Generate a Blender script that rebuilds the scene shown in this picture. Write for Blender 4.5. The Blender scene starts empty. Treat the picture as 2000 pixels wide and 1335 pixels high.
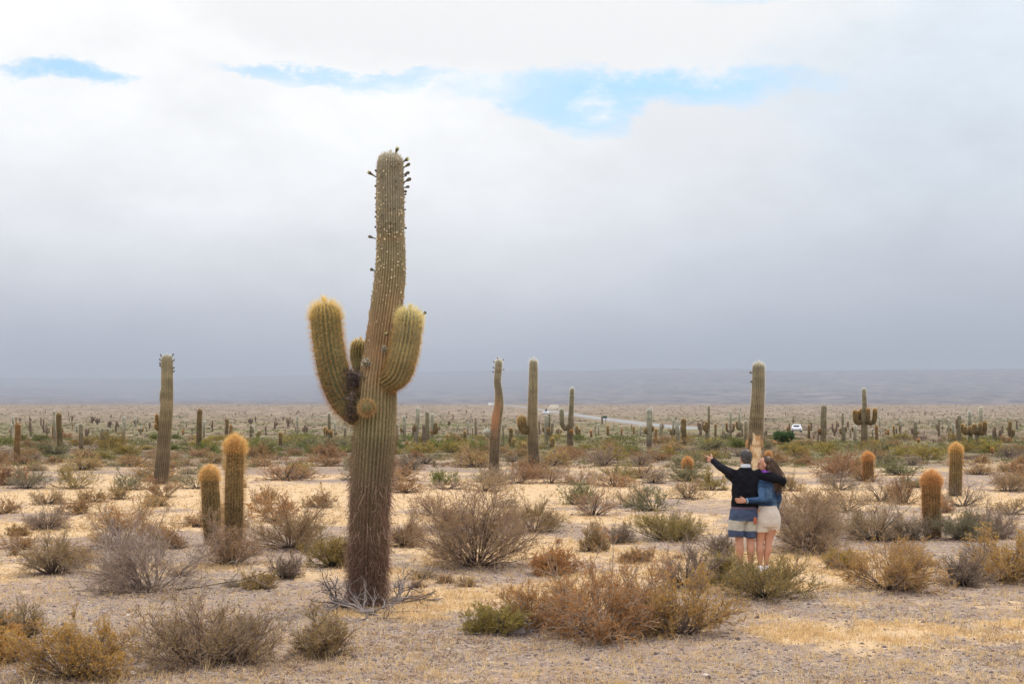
import bpy, math, random
import numpy as np
from mathutils import Vector

# ------------------------------------------------------------------ camera, sky, sun, exposure
SC = bpy.context.scene
COL = SC.collection
R_ = math.radians
F = 2778.0          # focal length in photograph pixels (50 mm on a 36 mm frame 2000 px wide)
CH = 2.53           # camera height
HY = 788.0          # horizon row of the photograph

cd = bpy.data.cameras.new('camera'); cam = bpy.data.objects.new('camera', cd); COL.objects.link(cam)
cam.location = (0, 0, CH); cam.rotation_euler = (R_(90), 0, 0)
cd.lens = 50; cd.sensor_width = 36; cd.shift_y = (HY - 667.5) / 2000.0
cd.clip_start = 0.1; cd.clip_end = 60000
SC.camera = cam

SUN_EL, SUN_AZ = 52.0, 38.0       # azimuth measured from +Y (view direction) towards +X
world = bpy.data.worlds.new('World'); SC.world = world; world.use_nodes = True
def build_world():
    nt = world.node_tree; nt.nodes.clear(); N = nt.nodes; L = nt.links
    def val(x): return x
    def math_(op, a, b=None, c=None, clamp=False):
        n = N.new('ShaderNodeMath'); n.operation = op; n.use_clamp = clamp
        for i, v in enumerate((a, b, c)):
            if v is None: continue
            if isinstance(v, (int, float)): n.inputs[i].default_value = v
            else: L.new(v, n.inputs[i])
        return n.outputs[0]
    def sstep(x, lo, hi):
        n = N.new('ShaderNodeMapRange'); n.interpolation_type = 'SMOOTHSTEP'
        L.new(x, n.inputs['Value']); n.inputs['From Min'].default_value = lo; n.inputs['From Max'].default_value = hi
        return n.outputs['Result']
    def mixc(f, a, b):
        n = N.new('ShaderNodeMix'); n.data_type = 'RGBA'
        if isinstance(f, (int, float)): n.inputs[0].default_value = f
        else: L.new(f, n.inputs[0])
        for i, v in ((6, a), (7, b)):
            if isinstance(v, tuple): n.inputs[i].default_value = (*v, 1)
            else: L.new(v, n.inputs[i])
        return n.outputs[2]
    tc = N.new('ShaderNodeTexCoord'); sp = N.new('ShaderNodeSeparateXYZ'); L.new(tc.outputs['Generated'], sp.inputs[0])
    x, y, z = sp.outputs
    az = math_('ARCTAN2', x, y); el = math_('ARCSINE', z)
    mp = N.new('ShaderNodeMapping'); L.new(tc.outputs['Generated'], mp.inputs[0]); mp.inputs['Scale'].default_value = (1, 1, 2.0)
    mp.inputs['Location'].default_value = (3.1, 1.7, 0.6)
    def noise(scale, detail, rough=0.55, dist=0.0):
        n = N.new('ShaderNodeTexNoise'); L.new(mp.outputs[0], n.inputs['Vector'])
        n.inputs['Scale'].default_value = scale; n.inputs['Detail'].default_value = detail
        n.inputs['Roughness'].default_value = rough; n.inputs['Distortion'].default_value = dist
        return n.outputs['Fac'], n.outputs['Color']
    n1, _ = noise(5.0, 8, 0.55); n2, c2 = noise(14.0, 8, 0.62); n3, _ = noise(2.2, 5, 0.5); nb, _ = noise(1.6, 9, 0.58)
    s2 = N.new('ShaderNodeSeparateColor'); L.new(c2, s2.inputs[0])
    dz = math_('MULTIPLY', math_('SUBTRACT', s2.outputs[0], 0.5), 0.052)
    dz1 = math_('MULTIPLY', math_('SUBTRACT', n1, 0.5), 0.03)
    elp = math_('ADD', math_('ADD', el, dz), dz1)
    azp = math_('ADD', az, math_('MULTIPLY', math_('SUBTRACT', s2.outputs[1], 0.5), 0.16))
    # overcast base: dark blue-grey over the hills, white high up, brighter on the left
    cr = N.new('ShaderNodeValToRGB'); L.new(math_('MULTIPLY', math_('ADD', el, math_('MULTIPLY', math_('SUBTRACT', n3, 0.5), 0.10)), 1.0), cr.inputs[0])
    e = cr.color_ramp.elements
    def srt(pos, c):
        k = e.new(pos); k.color = (*c, 1)
    e[0].position = 0.0; e[0].color = (.56, .60, .70, 1); e[1].position = 1.0; e[1].color = (2.0, 2.0, 2.05, 1)
    srt(0.03, (.66, .70, .77)); srt(.07, (.89, .92, .955)); srt(.13, (1.06, 1.07, 1.08)); srt(.20, (1.14, 1.15, 1.15)); srt(.30, (1.16, 1.16, 1.15)); srt(.6, (1.6, 1.6, 1.62))
    cr2 = N.new('ShaderNodeValToRGB'); L.new(math_('ADD', el, math_('MULTIPLY', math_('SUBTRACT', n3, 0.5), 0.06)), cr2.inputs[0])
    e = cr2.color_ramp.elements
    e[0].position = 0.0; e[0].color = (.30, .33, .43, 1); e[1].position = 1.0; e[1].color = (1.9, 1.95, 2.05, 1)
    srt(0.03, (.33, .38, .47)); srt(.07, (.60, .65, .73)); srt(.13, (.76, .82, .89)); srt(.20, (.78, .87, .96)); srt(.30, (.90, .98, 1.05)); srt(.6, (1.4, 1.45, 1.5))
    side = sstep(math_('ADD', az, math_('MULTIPLY', math_('SUBTRACT', n1, 0.5), 0.35)), -0.05, 0.32)
    base = mixc(side, cr.outputs[0], cr2.outputs[0])
    mod = math_('ADD', 0.70, math_('MULTIPLY', math_('ADD', math_('MULTIPLY', n1, 0.6), math_('MULTIPLY', n2, 0.4)), 0.66))
    bm = N.new('ShaderNodeVectorMath'); bm.operation = 'SCALE'; L.new(base, bm.inputs[0]); L.new(mod, bm.inputs['Scale'])
    base = bm.outputs[0]
    # bright cumulus banks above and below the gap
    def ell(a0, e0, w, h, aa=azp, ee=elp):
        qa = math_('POWER', math_('ABSOLUTE', math_('DIVIDE', math_('SUBTRACT', aa, a0), w)), 2.0)
        qe = math_('POWER', math_('ABSOLUTE', math_('DIVIDE', math_('SUBTRACT', ee, e0), h)), 2.0)
        return math_('ADD', qa, qe)
    def blob(q, lo=1.15, hi=0.75):
        return math_('SUBTRACT', 1.0, sstep(q, hi, lo))
    white = blob(ell(-0.0, 0.272, 0.22, 0.044), 1.5, 0.7)
    base = mixc(white, base, (1.05, 1.05, 1.05))
    puff = blob(ell(0.12, 0.186, 0.075, 0.026), 1.6, 0.1)
    base = mixc(math_('MULTIPLY', puff, 0.8), base, (.98, .99, 1.01))
    # blue gaps: real sky behind thin cloud
    gap = blob(ell(0.090, 0.216, 0.125, 0.0150), 1.6, 0.0)
    gap = math_('MAXIMUM', gap, math_('MULTIPLY', blob(ell(0.040, 0.205, 0.040, 0.022), 1.6, 0.0), 0.9))
    gap = math_('MAXIMUM', gap, math_('MULTIPLY', blob(ell(-0.315, 0.2165, 0.035, 0.0065), 1.8, 0.0), 1.0))
    gap = math_('MAXIMUM', gap, math_('MULTIPLY', blob(ell(-0.12, 0.2235, 0.08, 0.0050), 1.9, 0.0), 0.8))
    gap = math_('MAXIMUM', gap, math_('MULTIPLY', blob(ell(0.21, 0.284, 0.10, 0.010), 1.5, 0.1), 0.8))
    veil = math_('MULTIPLY', math_('SUBTRACT', 1.0, math_('MULTIPLY', sstep(n1, 0.44, 0.66), 0.50)), math_('SUBTRACT', 1.0, math_('MULTIPLY', sstep(n2, 0.50, 0.70), 0.80)))
    gap = math_('MULTIPLY', gap, veil)
    high = math_('MULTIPLY', sstep(nb, 0.60, 0.70), sstep(el, 0.34, 0.5))
    gap = math_('MAXIMUM', gap, high)
    sky = N.new('ShaderNodeTexSky'); sky.sky_type = 'NISHITA'; sky.sun_disc = False
    sky.sun_elevation = R_(SUN_EL); sky.sun_rotation = R_(SUN_AZ); sky.altitude = 2500; sky.dust_density = 0.5
    # thin bright veil in front of the blue
    sk = N.new('ShaderNodeVectorMath'); sk.operation = 'ADD'; L.new(sky.outputs[0], sk.inputs[0]); sk.inputs[1].default_value = (2.9, 5.1, 5.8)
    c10 = N.new('ShaderNodeVectorMath'); c10.operation = 'SCALE'; L.new(base, c10.inputs[0]); c10.inputs['Scale'].default_value = 10.0
    fin = mixc(gap, c10.outputs[0], sk.outputs[0])
    bg = N.new('ShaderNodeBackground'); bg.inputs['Strength'].default_value = 0.1; L.new(fin, bg.inputs['Color'])
    out = N.new('ShaderNodeOutputWorld'); L.new(bg.outputs[0], out.inputs['Surface'])
build_world()

sl = bpy.data.lights.new('sun', 'SUN'); so = bpy.data.objects.new('sun', sl); COL.objects.link(so)
sl.energy = 2.0; sl.angle = R_(11); sl.color = (1.0, 0.93, 0.83)
_sd = Vector((math.sin(R_(SUN_AZ)) * math.cos(R_(SUN_EL)), math.cos(R_(SUN_AZ)) * math.cos(R_(SUN_EL)), math.sin(R_(SUN_EL))))
so.rotation_euler = (-_sd).to_track_quat('-Z', 'Y').to_euler()
SC.view_settings.view_transform = 'Standard'; SC.view_settings.look = 'None'
SC.view_settings.exposure = 0.0; SC.view_settings.gamma = 1.0; SC.view_settings.use_curve_mapping = False
SC.render.engine = 'CYCLES'
SC.cycles.max_bounces = 5; SC.cycles.diffuse_bounces = 3; SC.cycles.transmission_bounces = 3; SC.cycles.volume_bounces = 0

rng = np.random.default_rng(7)

# ------------------------------------------------------------------ numpy helpers
def _hash(ix, iy, iz, seed):
    h = (ix.astype(np.int64) * 374761393 + iy.astype(np.int64) * 668265263 + iz.astype(np.int64) * 2147483647 + seed * 974634777) & 0xffffffff
    h = ((h ^ (h >> 13)) * 1274126177) & 0xffffffff
    h = h ^ (h >> 16)
    return (h & 0xffffff) / float(0xffffff)
def vnoise(x, y, seed=0):
    x = np.asarray(x, float); y = np.asarray(y, float)
    ix = np.floor(x); iy = np.floor(y); fx = x - ix; fy = y - iy
    fx = fx * fx * (3 - 2 * fx); fy = fy * fy * (3 - 2 * fy); zz = np.zeros_like(ix)
    a = _hash(ix, iy, zz, seed); b = _hash(ix + 1, iy, zz, seed); c = _hash(ix, iy + 1, zz, seed); d = _hash(ix + 1, iy + 1, zz, seed)
    return (a * (1 - fx) + b * fx) * (1 - fy) + (c * (1 - fx) + d * fx) * fy
def fbm(x, y, seed=0, oct=4):
    s = 0; a = 0.5; t = 0
    for i in range(oct):
        s = s + a * vnoise(np.asarray(x) * 2 ** i, np.asarray(y) * 2 ** i, seed + i * 17); t += a; a *= 0.5
    return s / t
def vnoise3(P, seed=0):
    ix = np.floor(P); f = P - ix; f = f * f * (3 - 2 * f)
    r = 0
    for dx in (0, 1):
        for dy in (0, 1):
            for dz in (0, 1):
                w = (f[:, 0] if dx else 1 - f[:, 0]) * (f[:, 1] if dy else 1 - f[:, 1]) * (f[:, 2] if dz else 1 - f[:, 2])
                r = r + w * _hash(ix[:, 0] + dx, ix[:, 1] + dy, ix[:, 2] + dz, seed)
    return r
def nrm(v):
    return v / np.maximum(np.linalg.norm(v, axis=-1, keepdims=True), 1e-9)
def perp(d, r=None):
    a = (r or rng).normal(size=d.shape)
    return nrm(np.cross(d, a))

class Geo:
    """collects triangles/quads with vertex colours and builds ONE mesh"""
    def __init__(s): s.V = []; s.C = []; s.T = []; s.Q = []; s.TM = []; s.QM = []; s.n = 0
    def add(s, V, C, T=None, Q=None, m=0):
        V = np.asarray(V, float).reshape(-1, 3); C = np.asarray(C, float)
        if C.ndim == 1: C = np.tile(C, (len(V), 1))
        s.V.append(V); s.C.append(C.reshape(-1, 3))
        if T is not None and len(T): s.T.append(np.asarray(T) + s.n); s.TM.append(np.full(len(T), m))
        if Q is not None and len(Q): s.Q.append(np.asarray(Q) + s.n); s.QM.append(np.full(len(Q), m))
        s.n += len(V)
    def mesh(s, name, mats, smooth=False):
        me = bpy.data.meshes.new(name)
        V = np.concatenate(s.V); C = np.clip(np.concatenate(s.C), 0, 1)
        T = np.concatenate(s.T) if s.T else np.zeros((0, 3), int); Q = np.concatenate(s.Q) if s.Q else np.zeros((0, 4), int)
        me.vertices.add(len(V)); me.vertices.foreach_set('co', V.astype(np.float32).ravel())
        nl = len(T) * 3 + len(Q) * 4
        me.loops.add(nl); me.loops.foreach_set('vertex_index', np.concatenate([T.ravel(), Q.ravel()]).astype(np.int32))
        me.polygons.add(len(T) + len(Q))
        ls = np.concatenate([np.arange(len(T)) * 3, len(T) * 3 + np.arange(len(Q)) * 4]).astype(np.int32)
        me.polygons.foreach_set('loop_start', ls)
        mi = np.concatenate((s.TM if s.T else []) + (s.QM if s.Q else [])).astype(np.int32)
        me.polygons.foreach_set('material_index', mi)
        me.polygons.foreach_set('use_smooth', np.full(len(T) + len(Q), smooth))
        me.update(calc_edges=True)
        at = me.color_attributes.new('Col', 'FLOAT_COLOR', 'POINT')
        at.data.foreach_set('color', np.concatenate([C, np.ones((len(C), 1))], 1).astype(np.float32).ravel())
        for m in (mats if isinstance(mats, (list, tuple)) else [mats]): me.materials.append(m)
        return me
    # --- primitives
    def prisms(s, P0, P1, R0, R1, C0, C1, m=0, k=3):
        n = len(P0)
        if n == 0: return
        d = nrm(P1 - P0); u = perp(d); v = np.cross(d, u)
        ang = np.arange(k) * 2 * np.pi / k
        ring = np.cos(ang)[None, :, None] * u[:, None] + np.sin(ang)[None, :, None] * v[:, None]
        A = P0[:, None] + ring * np.asarray(R0).reshape(-1, 1, 1); B = P1[:, None] + ring * np.asarray(R1).reshape(-1, 1, 1)
        V = np.concatenate([A, B], 1).reshape(-1, 3)
        C = np.concatenate([np.repeat(C0[:, None], k, 1), np.repeat(C1[:, None], k, 1)], 1).reshape(-1, 3)
        o = (np.arange(n) * 2 * k)[:, None]
        Q = np.concatenate([np.stack([o[:, 0] + i, o[:, 0] + (i + 1) % k, o[:, 0] + k + (i + 1) % k, o[:, 0] + k + i], 1) for i in range(k)])
        s.add(V, C, Q=Q, m=m)
    def ribbons(s, P, W, C, m=0, side=None):
        """P (n,k,3) polylines, W (k,) or (n,k) half widths, C (n,k,3)"""
        n, k = P.shape[:2]
        if n == 0: return
        d = nrm(P[:, -1] - P[:, 0]); sd = perp(d) if side is None else side
        W = np.broadcast_to(np.asarray(W), (n, k))
        A = P - sd[:, None] * W[..., None]; B = P + sd[:, None] * W[..., None]
        V = np.stack([A, B], 2).reshape(-1, 3); CC = np.repeat(C[:, :, None], 2, 2).reshape(-1, 3)
        o = np.arange(n)[:, None] * 2 * k; j = np.arange(k - 1)[None] * 2
        b = (o + j).ravel()
        s.add(V, CC, Q=np.stack([b, b + 1, b + 3, b + 2], 1), m=m)
    def blades(s, P, D, Ln, W, C, Ct, m=0):
        """single tapered triangles at P pointing along D"""
        n = len(P)
        if n == 0: return
        sd = perp(D) * np.asarray(W).reshape(-1, 1)
        V = np.stack([P - sd, P + sd, P + D * np.asarray(Ln).reshape(-1, 1)], 1).reshape(-1, 3)
        s.add(V, np.stack([C, C, Ct], 1).reshape(-1, 3), T=np.arange(n * 3).reshape(-1, 3), m=m)
    def box(s, c, sz, col, m=0, rz=0.0, top=(1, 1), bev=0.0):
        x, y, z = [v / 2 for v in sz]; tx, ty = top
        V = np.array([(-x, -y, -z), (x, -y, -z), (x, y, -z), (-x, y, -z), (-x * tx, -y * ty, z), (x * tx, -y * ty, z), (x * tx, y * ty, z), (-x * tx, y * ty, z)])
        c_, s_ = math.cos(rz), math.sin(rz)
        V = np.stack([V[:, 0] * c_ - V[:, 1] * s_, V[:, 0] * s_ + V[:, 1] * c_, V[:, 2]], 1) + np.array(c)
        s.add(V, col, Q=[(0, 3, 2, 1), (4, 5, 6, 7), (0, 1, 5, 4), (1, 2, 6, 5), (2, 3, 7, 6), (3, 0, 4, 7)], m=m)

def obj(name, data, parent=None, kind=None, loc=None):
    o = bpy.data.objects.new(name, data); COL.objects.link(o)
    if parent is not None: o.parent = parent
    if kind: o['kind'] = kind
    if loc is not None: o.location = loc
    return o
def tag(o, label, cat, group=None):
    o['label'] = label; o['category'] = cat
    if group: o['group'] = group
    return o
def empty(name, loc, rz=0.0):
    o = bpy.data.objects.new(name, None); COL.objects.link(o); o.location = loc; o.rotation_euler = (0, 0, rz); o.empty_display_size = 0.2
    return o

# ------------------------------------------------------------------ materials
def vmat(name, rough=0.9, transl=0.0, nscale=0.0, namt=0.3, bump=0.0, spec=0.2, objvar=0.0):
    m = bpy.data.materials.new(name); m.use_nodes = True; nt = m.node_tree; N = nt.nodes; L = nt.links
    b = N['Principled BSDF']; b.inputs['Roughness'].default_value = rough; b.inputs['Specular IOR Level'].default_value = spec
    at = N.new('ShaderNodeAttribute'); at.attribute_name = 'Col'; c = at.outputs['Color']
    if nscale:
        tc = N.new('ShaderNodeTexCoord'); n = N.new('ShaderNodeTexNoise'); L.new(tc.outputs['Object'], n.inputs['Vector'])
        n.inputs['Scale'].default_value = nscale; n.inputs['Detail'].default_value = 6; n.inputs['Roughness'].default_value = 0.65
        mr = N.new('ShaderNodeMapRange'); L.new(n.outputs['Fac'], mr.inputs['Value']); mr.inputs['From Min'].default_value = 0.3; mr.inputs['From Max'].default_value = 0.7
        mr.inputs['To Min'].default_value = 1 - namt; mr.inputs['To Max'].default_value = 1 + namt
        vm = N.new('ShaderNodeVectorMath'); vm.operation = 'SCALE'; L.new(c, vm.inputs[0]); L.new(mr.outputs[0], vm.inputs['Scale']); c = vm.outputs[0]
        if bump:
            bp = N.new('ShaderNodeBump'); bp.inputs['Strength'].default_value = bump; bp.inputs['Distance'].default_value = 0.02
            L.new(n.outputs['Fac'], bp.inputs['Height']); L.new(bp.outputs[0], b.inputs['Normal'])
    if objvar:
        oi = N.new('ShaderNodeObjectInfo'); hs = N.new('ShaderNodeHueSaturation')
        mr = N.new('ShaderNodeMapRange'); L.new(oi.outputs['Random'], mr.inputs['Value']); mr.inputs['To Min'].default_value = 1 - objvar; mr.inputs['To Max'].default_value = 1 + objvar
        L.new(mr.outputs[0], hs.inputs['Value'])
        mr2 = N.new('ShaderNodeMapRange'); mlt = N.new('ShaderNodeMath'); mlt.operation = 'FRACT'
        m3 = N.new('ShaderNodeMath'); m3.operation = 'MULTIPLY'; m3.inputs[1].default_value = 17.3; L.new(oi.outputs['Random'], m3.inputs[0]); L.new(m3.outputs[0], mlt.inputs[0])
        L.new(mlt.outputs[0], mr2.inputs['Value']); mr2.inputs['To Min'].default_value = 0.485; mr2.inputs['To Max'].default_value = 0.515
        L.new(mr2.outputs[0], hs.inputs['Hue']); L.new(c, hs.inputs['Color']); c = hs.outputs[0]
    L.new(c, b.inputs['Base Color'])
    if transl:
        t = N.new('ShaderNodeBsdfTranslucent'); L.new(c, t.inputs['Color']); mx = N.new('ShaderNodeMixShader'); mx.inputs[0].default_value = transl
        L.new(b.outputs[0], mx.inputs[1]); L.new(t.outputs[0], mx.inputs[2]); L.new(mx.outputs[0], N['Material Output'].inputs['Surface'])
    return m
M_SKINC = vmat('cactus_skin', 0.75, 0, 28.0, 0.28, 0.35, 0.25)
M_SPINE = vmat('cactus_spine', 0.7, 0.45)
M_TWIG = vmat('dry_twig', 0.9, 0, 0, objvar=0.14)
M_LEAF = vmat('small_leaf', 0.8, 0.35, 0, objvar=0.14)
M_GRASS = vmat('dry_grass', 0.85, 0.35)
M_STONE = vmat('stone', 0.9, 0, 40, 0.3, 0.4)
M_PLAIN = vmat('plain_paint', 0.4, 0, spec=0.5)
M_WOOD = vmat('bare_wood', 0.85, 0, 25, 0.3, 0.5)

# ------------------------------------------------------------------ terrain
_PD = np.array([0, 12, 60, 100, 150, 200, 300, 400, 600, 1000, 1500, 2500, 3100, 4500, 7500, 11500, 16000, 20000, 22000], float)
_PZ = np.array([0, 0, 0, -.4, -1.2, -2.0, -3.2, -3.5, -3.6, -3.0, -1.5, 2.2, 0.0, 4.0, 40, 140, 305, 480, 500], float)
_ld = np.log(np.linspace(1, 14000, 1) + 1)
_gd = np.exp(np.linspace(np.log(5), np.log(22000), 900)); _gz = np.interp(_gd, _PD, _PZ)
_k = np.hanning(31); _k /= _k.sum(); _gz = np.convolve(np.pad(_gz, 15, mode='edge'), _k, 'valid')
def gz(x, y):
    x = np.asarray(x, float); y = np.asarray(y, float); R = np.hypot(x, y)
    az0 = np.arctan2(x, y); kk = .62 + .95 / (1 + np.exp(-(az0 - .03) * 14)); far = R > 3000; Re = np.where(far, 3000 + (R - 3000) * kk, R)
    z = np.interp(Re, _gd, _gz) * np.where(far, R / np.maximum(Re, 1), 1)
    nearf = np.clip((R - 4) / 8, 0, 1) * np.clip(1 - (R - 60) / 60, 0, 1)
    z = z + nearf * ((fbm(x / 7, y / 7, 3, 3) - .5) * 0.16 + (fbm(x / 1.3, y / 1.3, 9, 3) - .5) * 0.05)
    hillf = np.clip((R - 5000) / 6000, 0, 1)
    az = np.arctan2(x, y)
    z = z + hillf * ((fbm(az * 9 + 4, R / 2500, 21, 4) - .5) * 90)
    return z
_sd_ = np.exp(np.linspace(np.log(5), np.log(4000), 3000))
def ground_at(px, py):
    """world point where the photograph's ray through (px,py) meets the ground"""
    x = (px - 1000) / F * _sd_; zr = CH + (HY - py) / F * _sd_
    f = zr - gz(x, _sd_); i = np.argmax(f < 0)
    if f[i] >= 0: i = len(_sd_) - 1
    a, b = f[i - 1], f[i]; t = a / (a - b + 1e-12); d = _sd_[i - 1] + (_sd_[i] - _sd_[i - 1]) * t
    xx = (px - 1000) / F * d
    return np.array([xx, d, float(gz(xx, d))])
def at_depth(px, py, d):
    return np.array([(px - 1000) / F * d, d, CH + (HY - py) / F * d])

def px_of(x, y, z):
    return 1000 + x / y * F, HY + (CH - z) / y * F
# ground colour weights, shared by the sheet, the grass tufts and the pebbles
def patches(x, y):
    R = np.hypot(x, y)
    d = np.maximum(y, 1.0)
    px = 1000 + x / d * F; py = HY + (CH - 0) / d * F
    grass = fbm(x / 4.0 + 3, y / 2.6, 31, 4) + 0.10
    # bands read from the photograph, as ground regions
    def reg(cx, cy, w, h, a):
        return a * np.exp(-(((px - cx) / w) ** 2 + ((py - cy) / h) ** 2))
    front = y > 1
    b = (reg(1600, 1330, 700, 80, -.30) + reg(1100, 1290, 400, 50, -.14) + reg(300, 1190, 260, 55, -.30) + reg(150, 1110, 200, 25, -.12)
         + reg(500, 1310, 350, 22, .14) + reg(1650, 1215, 260, 28, .04) + reg(1150, 1165, 240, 38, .22) + reg(1780, 1100, 330, 40, .10)
         + reg(100, 980, 260, 26, .30) + reg(1100, 962, 420, 16, .34) + reg(1650, 965, 330, 14, .34) + reg(1150, 1010, 250, 20, .22)
         + reg(750, 1000, 200, 30, .15) + reg(430, 1000, 100, 50, .2) + reg(1300, 1110, 120, 25, -.12) + reg(800, 1180, 120, 40, .15)
         + reg(20, 1060, 90, 40, .2) + reg(1950, 1000, 150, 25, .2) + reg(560, 960, 500, 14, .18) + reg(1900, 1185, 200, 12, .2) + reg(950, 1240, 200, 14, .14))
    grass = grass + np.where(front, b, 0)
    grass = grass + (fbm(x * 1.7, y * 1.7, 35, 3) - .5) * .35
    g = np.clip((grass - 0.50) / 0.22, 0, 1)
    return g

def build_ground():
    az = np.concatenate([np.radians(np.linspace(-26, 26, 420)), np.radians(np.linspace(26, 334, 90))[1:-1]])
    rr = [0.8]
    while rr[-1] < 21500: rr.append(rr[-1] * (1.021 if rr[-1] < 150 else 1.03))
    rr = np.array(rr); A, Rr = np.meshgrid(az, rr)
    x = np.sin(A) * Rr; y = np.cos(A) * Rr; z = gz(x, y)
    V = np.stack([x, y, z], -1).reshape(-1, 3); na, nr = len(az), len(rr)
    V = np.concatenate([V, [[0, 0, 0]]])
    i = np.arange(nr - 1)[:, None] * na; j = np.arange(na)[None]; jn = (j + 1) % na
    Q = np.stack([i + j, i + jn, i + na + jn, i + na + j], -1).reshape(-1, 4)[:, ::-1]
    T = np.stack([np.full(na, len(V) - 1), np.arange(na), (np.arange(na) + 1) % na], 1)[:, ::-1]
    g = patches(V[:, 0], V[:, 1]); C = np.stack([g, fbm(V[:, 0] / 14, V[:, 1] / 14, 77, 3), fbm(V[:, 0] / 60, V[:, 1] / 60, 78, 3)], 1)
    G = Geo(); G.add(V, C, T=T, Q=Q)
    m = bpy.data.materials.new('desert_ground'); m.use_nodes = True; nt = m.node_tree; N = nt.nodes; L = nt.links
    b = N['Principled BSDF']; b.inputs['Roughness'].default_value = 0.95; b.inputs['Specular IOR Level'].default_value = 0.1
    at = N.new('ShaderNodeAttribute'); at.attribute_name = 'Col'; sp = N.new('ShaderNodeSeparateColor'); L.new(at.outputs['Color'], sp.inputs[0])
    tc = N.new('ShaderNodeTexCoord')
    def noise(scale, det=6, rough=0.6):
        n = N.new('ShaderNodeTexNoise'); L.new(tc.outputs['Object'], n.inputs['Vector']); n.inputs['Scale'].default_value = scale
        n.inputs['Detail'].default_value = det; n.inputs['Roughness'].default_value = rough; return n.outputs['Fac']
    def mr(v, a, b_, c=0, d=1):
        n = N.new('ShaderNodeMapRange'); L.new(v, n.inputs['Value']); n.inputs['From Min'].default_value = a; n.inputs['From Max'].default_value = b_
        n.inputs['To Min'].default_value = c; n.inputs['To Max'].default_value = d; return n.outputs[0]
    def mix(f, a, b_):
        n = N.new('ShaderNodeMix'); n.data_type = 'RGBA'; L.new(f, n.inputs[0])
        for i_, v in ((6, a), (7, b_)):
            if isinstance(v, tuple): n.inputs[i_].default_value = (*v, 1)
            else: L.new(v, n.inputs[i_])
        return n.outputs[2]
    def mth(op, a, b_):
        n = N.new('ShaderNodeMath'); n.operation = op
        for i_, v in ((0, a), (1, b_)):
            if isinstance(v, (int, float)): n.inputs[i_].default_value = v
            else: L.new(v, n.inputs[i_])
        return n.outputs[0]
    fine = noise(34, 5, 0.8); mid = noise(3.5, 6, 0.7); big = noise(0.35, 5, 0.6)
    vo = N.new('ShaderNodeTexVoronoi'); L.new(tc.outputs['Object'], vo.inputs['Vector']); vo.inputs['Scale'].default_value = 34
    vs = N.new('ShaderNodeSeparateColor'); L.new(vo.outputs['Color'], vs.inputs[0])
    gravel = mix(mr(vs.outputs[0], 0, 1), (.095, .072, .062), (.46, .355, .285))
    gravel = mix(mr(fine, .40, .85), gravel, (.26, .196, .155))
    soil = mix(mr(mid, .35, .65), (.25, .178, .138), (.38, .275, .205))
    gravel = mix(mr(big, .40, .60), gravel, soil)
    gcol = mix(mr(fine, .3, .7), (.44, .295, .16), (.78, .545, .305))
    gcol = mix(mr(mid, .3, .75, 0.7, 0), gcol, (.46, .335, .225))
    gm = mth('ADD', sp.outputs[0], mth('MULTIPLY', mth('SUBTRACT', mid, 0.5), 2.8))
    gm2 = mth('ADD', gm, mth('MULTIPLY', mth('SUBTRACT', fine, 0.5), 2.3))
    near = mix(mr(gm2, .25, .75), gravel, gcol)
    # far plain: brownish scrub soil with pale sandy flats and green flushes
    geo = N.new('ShaderNodeNewGeometry'); ln = N.new('ShaderNodeVectorMath'); ln.operation = 'LENGTH'; L.new(geo.outputs['Position'], ln.inputs[0]); dist = ln.outputs['Value']
    f1 = noise(0.06, 6, 0.7); f2 = noise(0.009, 6, 0.65)
    farc = mix(mr(f1, .42, .62), (.13, .09, .058), (.28, .205, .14))
    green = mix(mr(f1, .4, .6), (.11, .115, .045), (.21, .17, .085))
    midc = mix(mr(f2, .42, .60), farc, green)
    pale = mix(mr(noise(0.11, 5, .7), .42, .60), (.095, .072, .048), (.36, .27, .195))
    d1 = mr(dist, 50, 72); d2 = mr(dist, 420, 800); d3 = mr(dist, 2100, 3200)
    hillc = mix(mr(noise(0.010, 8, .8), .46, .58), (.016, .018, .024), (.30, .24, .23))
    c = mix(d1, near, midc); c = mix(d2, c, pale); c = mix(d3, c, hillc)
    L.new(c, b.inputs['Base Color'])
    bp = N.new('ShaderNodeBump'); bp.inputs['Strength'].default_value = 0.6; bp.inputs['Distance'].default_value = 0.03
    hh = mth('ADD', mth('MULTIPLY', fine, 1.0), mth('MULTIPLY', vo.outputs['Distance'], -0.8)); L.new(hh, bp.inputs['Height']); L.new(bp.outputs[0], b.inputs['Normal'])
    obj('ground', G.mesh('ground', m, True), kind='structure')
build_ground()

# haze: one closed box round everything
def build_haze():
    G = Geo(); G.box((0, 0, (560 - 6) / 2), (44000, 44000, 566), (1, 1, 1))
    m = bpy.data.materials.new('haze'); m.use_nodes = True; nt = m.node_tree; nt.nodes.clear()
    v = nt.nodes.new('ShaderNodeVolumePrincipled'); v.inputs['Color'].default_value = (.555, .60, .70, 1); v.inputs['Density'].default_value = 0.000125
    o = nt.nodes.new('ShaderNodeOutputMaterial'); nt.links.new(v.outputs[0], o.inputs['Volume'])
    h = obj('haze', G.mesh('haze', m), kind='stuff'); h['label'] = 'thin blue-grey haze lying over the plain and the far slopes'
build_haze()

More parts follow.
